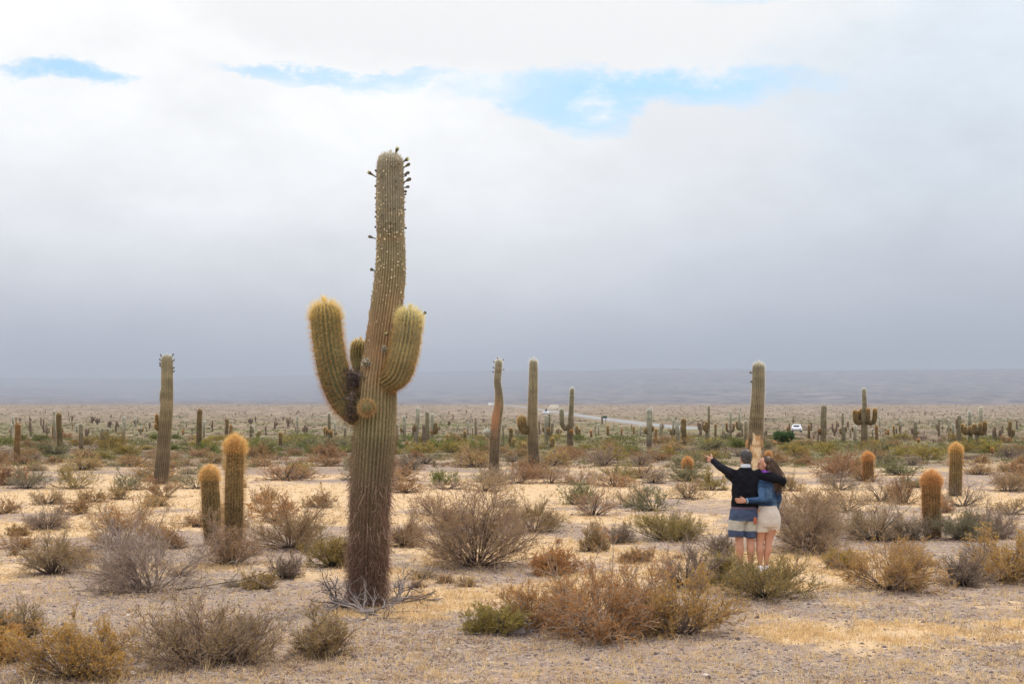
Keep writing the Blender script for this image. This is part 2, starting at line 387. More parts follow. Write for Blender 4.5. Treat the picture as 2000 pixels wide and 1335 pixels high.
# road and its vehicles
def build_road():
    pts = [(940, 787.9), (962, 789), (1000, 792), (1040, 797.5), (1090, 805), (1130, 811), (1170, 817), (1210, 822), (1255, 828), (1300, 832.5), (1360, 837.5), (1450, 842.5), (1560, 846.5), (1700, 850), (1900, 853.5), (2200, 858)]
    P = np.array([ground_at(a, b) for a, b in pts])
    t = np.linspace(0, len(P) - 1, 260); Pc = np.stack([np.interp(t, np.arange(len(P)), P[:, k]) for k in range(3)], 1)
    for _ in range(12): Pc[1:-1] = (Pc[:-2] + Pc[1:-1] * 2 + Pc[2:]) / 4
    tan = nrm(np.gradient(Pc[:, :2], axis=0)); nn = np.stack([-tan[:, 1], tan[:, 0]], 1)
    G = Geo(); hw = 3.1
    L_ = Pc[:, :2] + nn * hw; R2 = Pc[:, :2] - nn * hw; L2 = Pc[:, :2] + nn * (hw + 1.6); R3 = Pc[:, :2] - nn * (hw + 1.6)
    up = np.interp(np.linspace(0, len(pts) - 1, 260), [0, 9.5, 11, len(pts) - 1], [.35, .3, -.5, -.5])
    rows = []
    for XY, dz in ((L2, -0.6), (L_, up), (R2, up), (R3, -0.6)):
        rows.append(np.concatenate([XY, (gz(Pc[:, 0], Pc[:, 1]) + dz)[:, None]], 1))
    V = np.stack(rows, 1).reshape(-1, 3); i = np.arange(len(Pc) - 1)[:, None] * 4; j = np.arange(3)[None]
    Q = np.stack([i + j, i + j + 1, i + 5 + j, i + 4 + j], -1).reshape(-1, 4)
    C = np.tile(np.array([(.30, .23, .18), (.24, .235, .23), (.24, .235, .23), (.30, .23, .18)]), (len(Pc), 1))
    G.add(V, C, Q=Q)
    obj('road', G.mesh('road', vmat('pale_road', 0.85, 0, 0.3, 0.08)), kind='structure')
build_road()

def car(px, py, lab, cat, col, L_=4.3, W_=1.8, H_=1.5, rz=0.0, van=False, name='parked_car', s=1.0):
    p = ground_at(px, py); r = empty(name, p, rz); tag(r, lab, cat)
    m_glass = M_PLAIN
    # side profile extruded across the width, greenhouse narrower
    if van: prof = [(-.5, .18), (-.5, .62), (-.48, .98), (.30, 1.0), (.40, .62), (.5, .52), (.5, .18)]
    else: prof = [(-.5, .22), (-.5, .55), (-.44, .64), (-.34, .98), (.10, 1.0), (.28, .64), (.46, .56), (.5, .40), (.5, .22)]
    G = Geo(); n = len(prof); V = []
    for k, wf in ((-1, 1), (1, 1)):
        for (a, b) in prof:
            ww = W_ / 2 * (1 if b < .66 else (.96 if van else .80)); V.append((k * ww, a * L_, b * H_))
    T = []; Q = [(i, (i + 1) % n, n + (i + 1) % n, n + i) for i in range(n)]
    for i in range(1, n - 1): T += [(0, i + 1, i), (n, n + i, n + i + 1)]
    G.add(np.array(V) * s, col, T=T, Q=Q); obj('body', G.mesh('car_body', M_PLAIN), r)
    dark = (.02, .025, .03)
    G = Geo(); G.box((0, -L_ * .5 + (.02 if van else .10) * L_ * .9, H_ * .80), (W_ * .62, .08, H_ * .22), dark); obj('rear_window', G.mesh('rear_window', M_PLAIN), r)
    for k in (-1, 1):
        G = Geo(); G.box((k * W_ * (.475 if van else .44), 0, H_ * .79), (.05, L_ * .45, H_ * .20), dark); obj('side_window', G.mesh('side_window', M_PLAIN), r)
    wm = None
    for kx in (-1, 1):
        for ky in (-1, 1):
            if wm is None:
                G = Geo(); G.prisms(np.array([[-.1, 0, 0]]), np.array([[.1, 0, 0]]), [.32], [.32], np.array([[.02, .02, .02]]), np.array([[.02, .02, .02]]), k=14)
                th = np.arange(14) * 2 * np.pi / 14
                for xx in (-.1, .1): G.add(np.stack([np.full(14, xx), np.cos(th) * .31, np.sin(th) * .31], 1), (.25, .25, .26), T=[(0, i, i + 1) for i in range(1, 13)])
                wm = G.mesh('wheel', M_PLAIN)
            obj('wheel', wm, r, loc=(kx * (W_ / 2 - .08), ky * L_ * .32, .32))
    G = Geo(); G.box((0, -L_ * .5 - .03, H_ * .27), (W_ * .96, .12, .22), (.12, .12, .13)); obj('bumper', G.mesh('bumper', M_PLAIN), r)
    for k in (-1, 1):
        G = Geo(); G.box((k * W_ * .40, -L_ * .5 - .01, H_ * .50), (.2, .08, .16), (.35, .02, .02)); obj('tail_light', G.mesh('tail_light', M_PLAIN), r)
    return r
car(1556.5, 843.5, 'white hatchback parked beyond the dark green shrub right of the couple', 'car', (.78, .80, .84), rz=-.25)
car(1081, 800, 'beige camper van standing beside the far end of the road', 'van', (.74, .66, .52), 7.5, 4.3, 4.4, rz=1.1, van=True, name='camper_van')
car(959, 792.5, 'tiny white van on the horizon left of the road', 'van', (.85, .85, .85), 6, 5.2, 4.6, rz=.5, van=True, name='distant_van')
r_ = car(1067, 808, 'white pickup with a dark load driving on the far road', 'pickup', (.80, .82, .86), 5, 3.0, 1.7, rz=-.2, name='pickup_truck')
G = Geo(); G.box((0, -.3, 2.1), (1.5, 1.6, 1.6), (.02, .025, .05), top=(.6, .6)); obj('load', G.mesh('load', M_PLAIN), r_)

def sign(px, py):
    p = ground_at(px, py); d = p[1]; s = d / F
    r = empty('road_sign', p); tag(r, 'dark roadside sign board on two posts beside the pale road', 'sign')
    for k in (-1, 1):
        G = Geo(); G.box((k * 3.2 * s, 0, 7 * s), (1.0 * s, .25, 14 * s), (.03, .035, .03)); obj('post', G.mesh('post', M_PLAIN), r)
    G = Geo(); G.box((1 * s, -.2, 12 * s), (9 * s, .12, 5 * s), (.03, .07, .045)); obj('board', G.mesh('board', M_PLAIN), r)
sign(1180, 826)
def rail(px0, px1, py, h):
    p = ground_at((px0 + px1) / 2, py); s = p[1] / F; w = (px1 - px0) * s
    r = empty('fence_gate', p); tag(r, 'dark two-post gate with one rail standing on the plain right of the damaged cactus', 'gate')
    for k in (-.5, .5):
        G = Geo(); G.box((k * w, 0, h * s / 2), (.9 * s, .25, h * s), (.04, .04, .05)); obj('post', G.mesh('post', M_PLAIN), r)
    G = Geo(); G.box((0, -.15, h * s * .8), (w, .1, 1.0 * s), (.06, .06, .07)); obj('rail', G.mesh('rail', M_PLAIN), r)
rail(1494.5, 1511.5, 824, 8)

# ------------------------------------------------------------------ cacti
def resample(P, R, step):
    P = np.asarray(P, float); R = np.asarray(R, float)
    n = len(P); t = np.linspace(0, n - 1, 40 * (n - 1) + 1)
    Pp = np.concatenate([[2 * P[0] - P[1]], P, [2 * P[-1] - P[-2]]]); i = np.minimum(t.astype(int), n - 2); f = (t - i)[:, None]
    a, b, c, d = Pp[i], Pp[i + 1], Pp[i + 2], Pp[i + 3]
    Q = .5 * ((2 * b) + (c - a) * f + (2 * a - 5 * b + 4 * c - d) * f ** 2 + (3 * b - a - 3 * c + d) * f ** 3)
    s = np.concatenate([[0], np.cumsum(np.linalg.norm(np.diff(Q, axis=0), axis=1))]); m = max(int(s[-1] / step), 6)
    ss = np.linspace(0, s[-1], m); Q = np.stack([np.interp(ss, s, Q[:, k]) for k in range(3)], 1)
    return Q, np.interp(ss, s, np.interp(t, np.arange(n), R)), ss
def lerp(a, b, t): 
    t = np.clip(np.asarray(t, float), 0, 1)[..., None]; return np.asarray(a) * (1 - t) + np.asarray(b) * t

PAL = {  # body: base, mid, top / crest tint / spines: low, mid, top
    'adult': dict(body=[(.095, .062, .048), (.155, .13, .070), (.205, .20, .13)], sp=[(.24, .15, .11), (.60, .50, .34), (.90, .86, .74)], cr=(.36, .25, .14)),
    'golden': dict(body=[(.060, .040, .024), (.10, .080, .033), (.17, .11, .04)], sp=[(.26, .16, .09), (.46, .28, .11), (.82, .53, .21)], cr=(.26, .16, .07)),
    'orange': dict(body=[(.065, .042, .026), (.12, .075, .032), (.22, .11, .035)], sp=[(.30, .16, .08), (.52, .26, .09), (.74, .42, .17)], cr=(.32, .17, .06)),
    'white': dict(body=[(.11, .075, .058), (.24, .20, .13), (.42, .43, .34)], sp=[(.26, .18, .13), (.66, .60, .48), (.95, .93, .86)], cr=(.36, .30, .2)),
    'dead': dict(body=[(.12, .085, .065), (.17, .12, .085), (.23, .165, .11)], sp=[(.25, .17, .12), (.34, .24, .16), (.50, .38, .24)], cr=(.2, .13, .1)),
}
def tri(c, t): return np.where((t < .5)[..., None], lerp(c[0], c[1], t * 2), lerp(c[1], c[2], t * 2 - 1))
def stem(G, P, R, nrib, step, pal, seed=0, depth=.10, sub=4, h0=0., h1=1., capstart=False, sag=0.0, colf=None, cap=1.0):
    """ribbed column; returns areole points, normals, tangents, height fraction, distance from the tip"""
    Q, r, s = resample(P, R, step); L_ = s[-1]; Rt = r[-1] * cap
    k = np.clip((s - (L_ - Rt)) / Rt, 0, 1); r = r * np.sqrt(np.maximum(1 - k ** 2.2, .0004))
    # extra rings on the dome
    r = r * (1 + .05 * (fbm(s * 2.3, np.full_like(s, seed), seed, 3) - .5))
    if capstart: r = r * np.sqrt(np.clip(s / (r[0] * 1.2 + 1e-6), .05, 1))
    tan = nrm(np.gradient(Q, axis=0)); u = np.zeros_like(tan); ref = np.array([0, -1.0, 0.02])
    for i in range(len(tan)):
        ref = ref - tan[i] * np.dot(ref, tan[i]); ref = ref / np.linalg.norm(ref); u[i] = ref
    v = np.cross(tan, u)
    na = nrib * sub; th = np.arange(na) * 2 * np.pi / na
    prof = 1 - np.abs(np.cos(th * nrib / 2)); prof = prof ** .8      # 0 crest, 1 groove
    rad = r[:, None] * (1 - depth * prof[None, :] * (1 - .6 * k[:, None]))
    wob = 1 + .05 * (vnoise(th[None, :] * 1.3 + seed, s[:, None] * 1.7, seed + 5) - .5) + (.035 * (vnoise(th[None, :] * 9, s[:, None] * 22, seed + 6) - .5) + .012 * np.cos(s[:, None] * 2 * np.pi / .055) * (1 - prof[None, :]) if sub >= 4 else 0)
    V = Q[:, None] + (np.cos(th)[None, :, None] * u[:, None] + np.sin(th)[None, :, None] * v[:, None]) * (rad * wob)[..., None]
    t = np.clip(h0 + (h1 - h0) * (s / L_), 0, 1)
    body = tri(PAL[pal]['body'], t)[:, None] * np.ones((1, na, 1))
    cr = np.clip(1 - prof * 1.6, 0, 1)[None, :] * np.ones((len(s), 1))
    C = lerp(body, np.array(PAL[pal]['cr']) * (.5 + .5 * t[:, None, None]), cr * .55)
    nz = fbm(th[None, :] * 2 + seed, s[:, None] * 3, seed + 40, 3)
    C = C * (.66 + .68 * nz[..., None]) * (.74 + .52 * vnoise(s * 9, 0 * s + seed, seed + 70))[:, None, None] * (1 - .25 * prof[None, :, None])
    if colf is not None: C = colf(V, C, s, th, prof)
    i = np.arange(len(s) - 1)[:, None] * na; j = np.arange(na)[None]; jn = (j + 1) % na
    F_ = np.stack([i + j, i + jn, i + na + jn, i + na + j], -1).reshape(-1, 4)
    VV = V.reshape(-1, 3); CC = C.reshape(-1, 3)
    base = len(VV); VV = np.concatenate([VV, Q[-1:] + tan[-1:] * .002]); CC = np.concatenate([CC, CC[-1:]])
    T = np.stack([np.full(na, base), base - na + np.arange(na), base - na + (np.arange(na) + 1) % na], 1)
    G.add(VV, CC, Q=F_, T=T, m=0)
    cj = np.arange(nrib) * sub
    A = V[:, cj]; nn = nrm(A - Q[:, None]); 
    slope = np.gradient(r, s)[:, None, None]
    nn = nrm(nn - tan[:, None] * slope * .9)
    return dict(P=A, N=nn, T=np.repeat(tan[:, None], nrib, 1), t=np.repeat(t[:, None], nrib, 1), tip=np.repeat((L_ - s)[:, None], nrib, 1), r=r, s=s, Q=Q, tan=tan)
def spines(G, A, pal, per, length, width, tipboost=2.0, tipzone=.3, m=1, spread=.55, lean=.25, gr=None, colmul=1.0, keep=1.0, tipmore=1, bend=False, droop=0.0):
    gr = gr or rng
    P = A['P'].reshape(-1, 3); Nn = A['N'].reshape(-1, 3); T = A['T'].reshape(-1, 3); t = A['t'].ravel(); tip = A['tip'].ravel()
    idx = np.repeat(np.arange(len(P)), per)
    if tipmore > 1:
        w = np.where(tip < tipzone)[0]; idx = np.concatenate([idx, np.repeat(w, per * (tipmore - 1))])
    if keep < 1: idx = idx[gr.random(len(idx)) < keep]
    n = len(idx)
    tb = np.clip(1 - tip[idx] / tipzone, 0, 1)
    jit = gr.normal(size=(n, 3))
    D = nrm(Nn[idx] + jit * spread + T[idx] * (lean + tb[:, None] * .5) - np.array([0, 0, 1.0]) * droop)
    Ln = length * (.35 + .9 * gr.random(n)) * (1 + (tipboost - 1) * tb)
    pp = P[idx] + T[idx] * (gr.random((n, 1)) - .5) * .02 - Nn[idx] * .004
    c = tri(PAL[pal]['sp'], np.clip(t[idx] + .15 * gr.normal(size=n), 0, 1)); c = lerp(c, np.array(PAL[pal]['sp'][2]), tb ** .7) * (.65 + .7 * gr.random((n, 1))) * colmul
    if bend:
        a = pp; b_ = a + D * Ln[:, None] * .55; g = np.array([0, 0, -1.0]); D2 = nrm(D + g * (.4 + .8 * gr.random((n, 1))) * (1 if droop else .25) + gr.normal(size=(n, 3)) * .35)
        c_ = b_ + D2 * Ln[:, None] * .5
        G.ribbons(np.stack([a, b_, c_], 1), np.array([width, width * .75, width * .25]), np.stack([c * .8, c, c * 1.1], 1), m=m)
    else:
        G.blades(pp, D, Ln, width * (1 + 0 * Ln), c * .85, c * 1.1, m=m)

def bud(G, p, d, L_, r, open_=False, m=0):
    """flower bud on a short stalk"""
    d = nrm(np.array(d, float)); k = 8
    ts = np.array([0, .35, .6, .8, .95, 1.0]); rs = np.array([.35, .38, .8, 1.0, .65, .15]) * r
    if open_: rs = np.array([.4, .42, .6, .8, 1.1, 1.25]) * r
    u = perp(d[None])[0]; v = np.cross(d, u); th = np.arange(k) * 2 * np.pi / k
    V = np.array([[p + d * L_ * t + (np.cos(a) * u + np.sin(a) * v) * q for a in th] for t, q in zip(ts, rs)])
    cs = np.array([(.16, .13, .07), (.17, .14, .08), (.15, .13, .08), (.12, .10, .07), (.13, .10, .06), (.16, .13, .07)])
    i = np.arange(5)[:, None] * k; j = np.arange(k)[None]
    G.add(V.reshape(-1, 3), np.repeat(cs, k, 0), Q=np.stack([i + j, i + (j + 1) % k, i + k + (j + 1) % k, i + k + j], -1).reshape(-1, 4), m=m)
    if open_:
        n = 16; a = np.arange(n) * 2 * np.pi / n; D = nrm(d + (np.cos(a)[:, None] * u + np.sin(a)[:, None] * v) * .75)
        G.blades(np.tile(p + d * L_ * .92, (n, 1)), D, np.full(n, r * 2.2), np.full(n, r * .45), np.tile((.55, .55, .25), (n, 1)), np.tile((.85, .85, .55), (n, 1)), m=m)
    else:
        pass

LAND = []   # landmarks used for wording labels of the far things

def main_cactus():
    base = ground_at(719, 1181); d = base[1]; s = d / F
    r = empty('giant_cardon_cactus', base); tag(r, 'giant branching columnar cactus with golden-spined arms, tallest plant in the foreground', 'cactus')
    def W(px, py, dy=0.0): return at_depth(px, py, d + dy) - base
    ctr = [(718, 1205, 35), (717, 1150, 33), (718, 1110, 34.5), (720, 1050, 36.5), (722, 990, 38), (726, 925, 40), (731, 850, 41), (734, 790, 40), (737, 745, 38), (742, 700, 33), (748, 650, 31.5), (755, 600, 31), (760, 560, 30), (763, 520, 28.5), (764, 480, 27.5), (763, 455, 26.0), (762.5, 430, 26.8), (762, 380, 26.5), (761.5, 335, 25.5), (763, 298, 23.5)]
    P = [W(a, b) for a, b, c in ctr]; R = [c * s * 1.02 for a, b, c in ctr]
    gr = np.random.default_rng(11)
    def colf(V, C, ss, th, prof):
        z = V[..., 2] / s    # height in photo pixels above the foot
        py = 1181 - z
        wn = fbm(V[..., 0] * 6, V[..., 2] * 3, 51, 4); st = fbm(th[None, :] * 6 + 0 * z, V[..., 2] * 1.2, 52, 3)
        green = np.array((.185, .178, .085)); brown = np.array((.150, .098, .065)); pink = np.array((.36, .215, .115)); grey = np.array((.25, .24, .185)); dark = np.array((.085, .060, .045))
        c = np.broadcast_to(green, C.shape).copy()
        low = np.clip((py - 850) / 160, 0, 1); c = lerp(c, brown, np.clip(low * (1.9 * st - .15), 0, 1)); 
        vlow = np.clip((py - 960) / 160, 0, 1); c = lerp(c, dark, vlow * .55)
        pk = np.exp(-((py - 660) / 95) ** 2); c = lerp(c, pink, np.clip(pk * (.4 + .9 * wn), 0, 1))
        tp = np.clip((540 - py) / 150, 0, 1); c = lerp(c, grey, tp * .85)
        band = np.exp(-((py - 466) / 9) ** 2) * .5; c = lerp(c, np.array((.34, .20, .08)), band)
        cr = np.clip(1 - prof * 1.5, 0, 1)[None, :]
        crest = lerp(np.array((.42, .31, .18)) + 0 * c, np.array((.23, .14, .10)) + 0 * c, low)
        c = lerp(c, crest, cr * .55)
        return c * (.72 + .5 * wn[..., None])
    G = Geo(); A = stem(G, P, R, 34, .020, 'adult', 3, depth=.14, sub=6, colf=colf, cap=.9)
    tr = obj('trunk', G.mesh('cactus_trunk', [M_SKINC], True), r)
    # spines of the trunk: short bristles high up, long shaggy dead ones low down
    G = Geo(); Pz = (1181 - A['P'][..., 2] / s)
    def sub(mask):
        rows = np.where(mask)[0]; return {k: A[k][rows] for k in ('P', 'N', 'T', 't', 'tip')}
    py = Pz[:, 0]
    PAL['m_up'] = dict(sp=[(.50, .36, .22), (.56, .44, .28), (.62, .58, .48)])
    PAL['m_mid'] = dict(sp=[(.36, .22, .13), (.50, .30, .15), (.55, .38, .22)])
    PAL['m_low'] = dict(sp=[(.21, .125, .09), (.28, .175, .12), (.42, .29, .19)])
    spines(G, sub(py < 480), 'm_up', 3, .022, .0014, 2.0, .25, spread=.5, gr=gr, tipmore=3, m=0)
    spines(G, sub((py >= 480) & (py < 640)), 'm_up', 2, .02, .0013, 1, gr=gr, m=0)
    spines(G, sub((py >= 640) & (py < 850)), 'm_mid', 3, .030, .0013, 1, gr=gr, m=0, lean=-.2)
    spines(G, sub((py >= 850) & (py < 930)), 'm_low', 3, .060, .0016, 1, gr=gr, m=0, bend=True, droop=.5, spread=.7)
    spines(G, sub(py >= 930), 'm_low', 2, .085, .0021, 1, gr=gr, m=0, bend=True, droop=.8, spread=.85)
    spines(G, sub(py >= 1060), 'm_low', 2, .12, .0028, 1, gr=gr, m=0, bend=True, droop=.8, spread=.8, colmul=1.1)
    obj('spines', G.mesh('trunk_spines', [M_SPINE]), tr, 'stuff')
    # long twisted dead spine strands and bare roots hanging on the lower trunk
    G = Geo(); n = 900; rows = gr.integers(0, (py > 930).sum(), n); cols = gr.integers(0, 34, n)
    p0 = A['P'][rows, cols] + A['N'][rows, cols] * .012; k = 6; poly = [p0]; D = nrm(np.array([0, 0, -1.]) + A['N'][rows, cols] * .3 + gr.normal(size=(n, 3)) * .5)
    ln = (.06 + .16 * gr.random((n, 1)))
    for q in range(k - 1):
        D = nrm(D + gr.normal(size=(n, 3)) * .45 + np.array([0, 0, -.25])); poly.append(poly[-1] + D * ln / (k - 1) * 1.2)
    PL = np.stack(poly, 1); PL[..., 2] = np.maximum(PL[..., 2], .01)
    col = lerp(np.tile((.20, .11, .08), (n, 1)), np.tile((.60, .43, .31), (n, 1)), gr.random(n))[:, None] * np.ones((1, k, 1))
    G.ribbons(PL, np.linspace(.0042, .0016, k), col)
    o_ = obj('dead_spine_strands', G.mesh('dead_spine_strands', [M_SPINE]), tr, 'stuff')
    # felted areoles as pale dots
    G = Geo(); pick = [(i, j) for i in range(0, len(py)) for j in range(34) if py[i] < 700 and gr.random() < (.13 if py[i] < 600 else .05)]
    for (i, j) in pick:
        p = A['P'][i, j]; nn = A['N'][i, j]; q = (.007 + .009 * gr.random())
        oc = np.array([(1, 0, 0), (-1, 0, 0), (0, 1, 0), (0, -1, 0), (0, 0, 1), (0, 0, -1)]) * q
        c = np.array((.68, .56, .38)) * (.6 + .6 * gr.random())
        G.add(p + nn * q * .4 + oc, c, T=[(0, 2, 4), (2, 1, 4), (1, 3, 4), (3, 0, 4), (2, 0, 5), (1, 2, 5), (3, 1, 5), (0, 3, 5)])
    obj('felted_knobs', G.mesh('felted_knobs', [M_SKINC]), tr, 'stuff')
    # arms
    def arm(name, pts, pal, lens, seed, colf=None, nrib=22, per=6, lean=.15, depth=.13, front=True, zc=None, bendy=True):
        P = [W(a, b, dy) for a, b, c, dy in pts]; R = [c * (d + dy) / F for a, b, c, dy in pts]
        G = Geo(); A = stem(G, P, R, nrib, .018, pal, seed, depth=depth, sub=6, h0=.15, colf=colf, cap=.95); a = obj(name, G.mesh(name, [M_SKINC], True), r)
        G = Geo(); spines(G, A, pal, per, lens, .0015, 1.5, .22, spread=.42, lean=lean, gr=gr, m=0, tipmore=2, bend=bendy)
        obj('spines', G.mesh(name + '_spines', [M_SPINE]), a, 'stuff'); return A
    PAL['armL'] = dict(body=[(.13, .115, .055), (.15, .15, .070), (.18, .16, .07)], sp=[(.36, .20, .11), (.58, .31, .11), (.88, .64, .24)], cr=(.27, .20, .09))
    PAL['armR'] = dict(body=[(.17, .145, .065), (.20, .19, .095), (.24, .245, .14)], sp=[(.50, .27, .12), (.66, .42, .16), (.86, .72, .36)], cr=(.52, .34, .14))
    PAL['armB'] = dict(body=[(.15, .13, .06), (.17, .16, .07), (.20, .18, .08)], sp=[(.5, .40, .22), (.62, .52, .28), (.85, .62, .24)], cr=(.38, .3, .14))
    PAL['knob'] = dict(body=[(.16, .14, .05), (.20, .17, .06), (.24, .19, .07)], sp=[(.55, .30, .08), (.85, .52, .14), (.95, .66, .22)], cr=(.5, .34, .12))
    arm('arm', [(724, 812, 24, .0), (700, 800, 32, -.02), (677, 778, 34, -.04), (660, 748, 32, -.05), (649, 712, 30, -.06), (641, 668, 29, -.06), (637, 630, 29.5, -.06), (634, 592, 27, -.06)], 'armL', .074, 21, per=4)
    arm('arm', [(738, 742, 16, -.04), (757, 742, 25, -.13), (776, 728, 28.5, -.20), (786, 700, 28.5, -.24), (794, 665, 27.5, -.26), (798, 635, 26.5, -.26), (801, 604, 24.5, -.26)], 'armR', .055, 22, per=5)
    arm('arm', [(728, 745, 12, .15), (712, 732, 16, .24), (704, 712, 17, .28), (701, 690, 17, .30), (704, 663, 15.5, .30)], 'armB', .028, 23, nrib=18, per=5)
    c0 = W(716.5, 796, -.335); G = Geo(); ph = np.linspace(.05, math.pi - .05, 16)[:, None]; th_ = np.linspace(0, 2 * math.pi, 48, endpoint=False)[None]; rr_ = .098 * (1 - .10 * np.abs(np.sin(th_ * 8)) * np.sin(ph))
    P_ = np.stack([np.sin(ph) * np.cos(th_) * rr_, -np.cos(ph) * rr_ * 1.15 + 0 * th_, np.sin(ph) * np.sin(th_) * rr_], -1) + c0; i_ = np.arange(15)[:, None] * 48; j_ = np.arange(48)[None]
    G.add(P_.reshape(-1, 3), (.17, .15, .07), Q=np.stack([i_ + j_, i_ + (j_ + 1) % 48, i_ + 48 + (j_ + 1) % 48, i_ + 48 + j_], -1).reshape(-1, 4)); kb = obj('young_offshoot', G.mesh('young_offshoot', [M_SKINC], True), r)
    n_ = 3600; dd_ = nrm(gr.normal(size=(n_, 3))); ang_ = np.arctan2(dd_[:, 2], dd_[:, 0]); ang_ = np.round(ang_ / (math.pi / 8)) * (math.pi / 8) + gr.normal(size=n_) * .05; h_ = np.hypot(dd_[:, 0], dd_[:, 2]); dd_ = np.stack([np.cos(ang_) * h_, dd_[:, 1], np.sin(ang_) * h_], 1)
    D_ = nrm(dd_ + gr.normal(size=(n_, 3)) * .45); c_ = lerp(np.tile((.56, .33, .13), (n_, 1)), np.tile((.90, .68, .36), (n_, 1)), gr.random(n_)); G = Geo(); G.blades(c0 + dd_ * .094, D_, gr.uniform(.02, .065, n_), np.full(n_, .0014), c_ * .8, c_)
    obj('spines', G.mesh('offshoot_spines', [M_SPINE]), kb, 'stuff')
    arm('young_offshoot', [(718, 712, 5, -.10), (715, 708, 8, -.22), (714, 706, 7, -.26)], 'adult', .02, 25, nrib=10, per=4)
    arm('young_offshoot', [(753, 694, 4, -.10), (750, 682, 5, -.22), (750, 677, 4, -.24)], 'adult', .015, 26, nrib=10, per=4)
    # buds and flowers
    for (x0, y0, x1, y1, rr, op) in [(770, 304, 776, 291, 4, True), (785, 318, 795, 311, 4, True), (735, 346, 721, 337, 4, True), (786, 329, 801, 319, 4, False), (786, 342, 800, 336, 4, False), (787, 357, 803, 348, 4.5, False),
                                     (787, 367, 800, 364, 3.5, False), (788, 376, 794, 373, 3.5, False), (734, 466, 719, 461, 3.6, False), (733, 529, 723, 525, 4.2, False), (824, 618, 832, 608, 3.8, False), (736, 338, 733, 331, 3, False),
                                     (737, 364, 732, 363, 3, False), (737, 388, 732, 386, 2.8, False), (737, 415, 733, 413, 2.6, False), (737, 424, 732, 423, 2.6, False), (737, 444, 732, 443, 2.8, False), (789, 446, 794, 445, 2.8, False), (789, 380, 793, 379, 2.8, False), (789, 410, 792, 409, 2.4, False), (737, 400, 733, 399, 2.2, False), (788, 346, 794, 341, 3, False)]:
        p0 = W(x0, y0, -.02); p1 = W(x1, y1, -.05); dd = p1 - p0; G = Geo(); bud(G, p0, dd, np.linalg.norm(dd), rr * s * .85, op)
        obj('flower' if op else 'flower_bud', G.mesh('flower_bud', [M_SKINC], True), r)
    G = Geo(); p0 = W(757, 655, -.20); bud(G, p0, W(752, 647, -.30) - p0, .05, .016, True); f_ = obj('flower', G.mesh('white_flower', [M_SKINC], True), r); f_['label'] = 'open white flower between trunk and right arm'
    for i in range(12):   # buds on the front of the crown
        y = gr.uniform(318, 440); x = gr.uniform(742, 784); p0 = W(x, y, -math.sqrt(max(.02, 1 - ((x - 763) / 27) ** 2)) * 25 * s); G = Geo(); bud(G, p0, (gr.normal() * .3, -1, .4), .03 + .02 * gr.random(), .010 + .004 * gr.random())
        obj('flower_bud', G.mesh('flower_bud', [M_SKINC], True), r)
    # nest of dark sticks in the crotch
    n = 1100; a = gr.random(n); cx = 689 - 3 * a + gr.normal(size=n) * (3.5 + 5 * a); cy = 822 - 88 * a - gr.random(n) * 14
    cx = np.where(cy < 748, 691 + gr.normal(size=n) * 9, cx)
    c0 = np.stack([(cx - 1000) / F * d - base[0], gr.normal(size=n) * .06 - .16, CH + (HY - cy) / F * d - base[2]], 1)
    D = nrm(gr.normal(size=(n, 3))); ln = .03 + .06 * gr.random((n, 1)); md = c0 + gr.normal(size=(n, 3)) * .012
    col = lerp(np.tile((.05, .035, .035), (n, 1)), np.tile((.30, .225, .20), (n, 1)), gr.random(n) ** 2)[:, None] * np.ones((1, 3, 1))
    G = Geo(); G.ribbons(np.stack([c0 - D * ln, md, c0 + D * ln], 1), np.array([.003, .0042, .002]), col)
    nest = obj('bird_nest', G.mesh('bird_nest', [M_TWIG]), None); nest.location = base; tag(nest, 'dark tangle of sticks lodged between the giant cactus trunk and its left arm', 'nest')
    return base, s
mb, ms = main_cactus()
LAND.append((724, 1181, 'the giant cactus'))

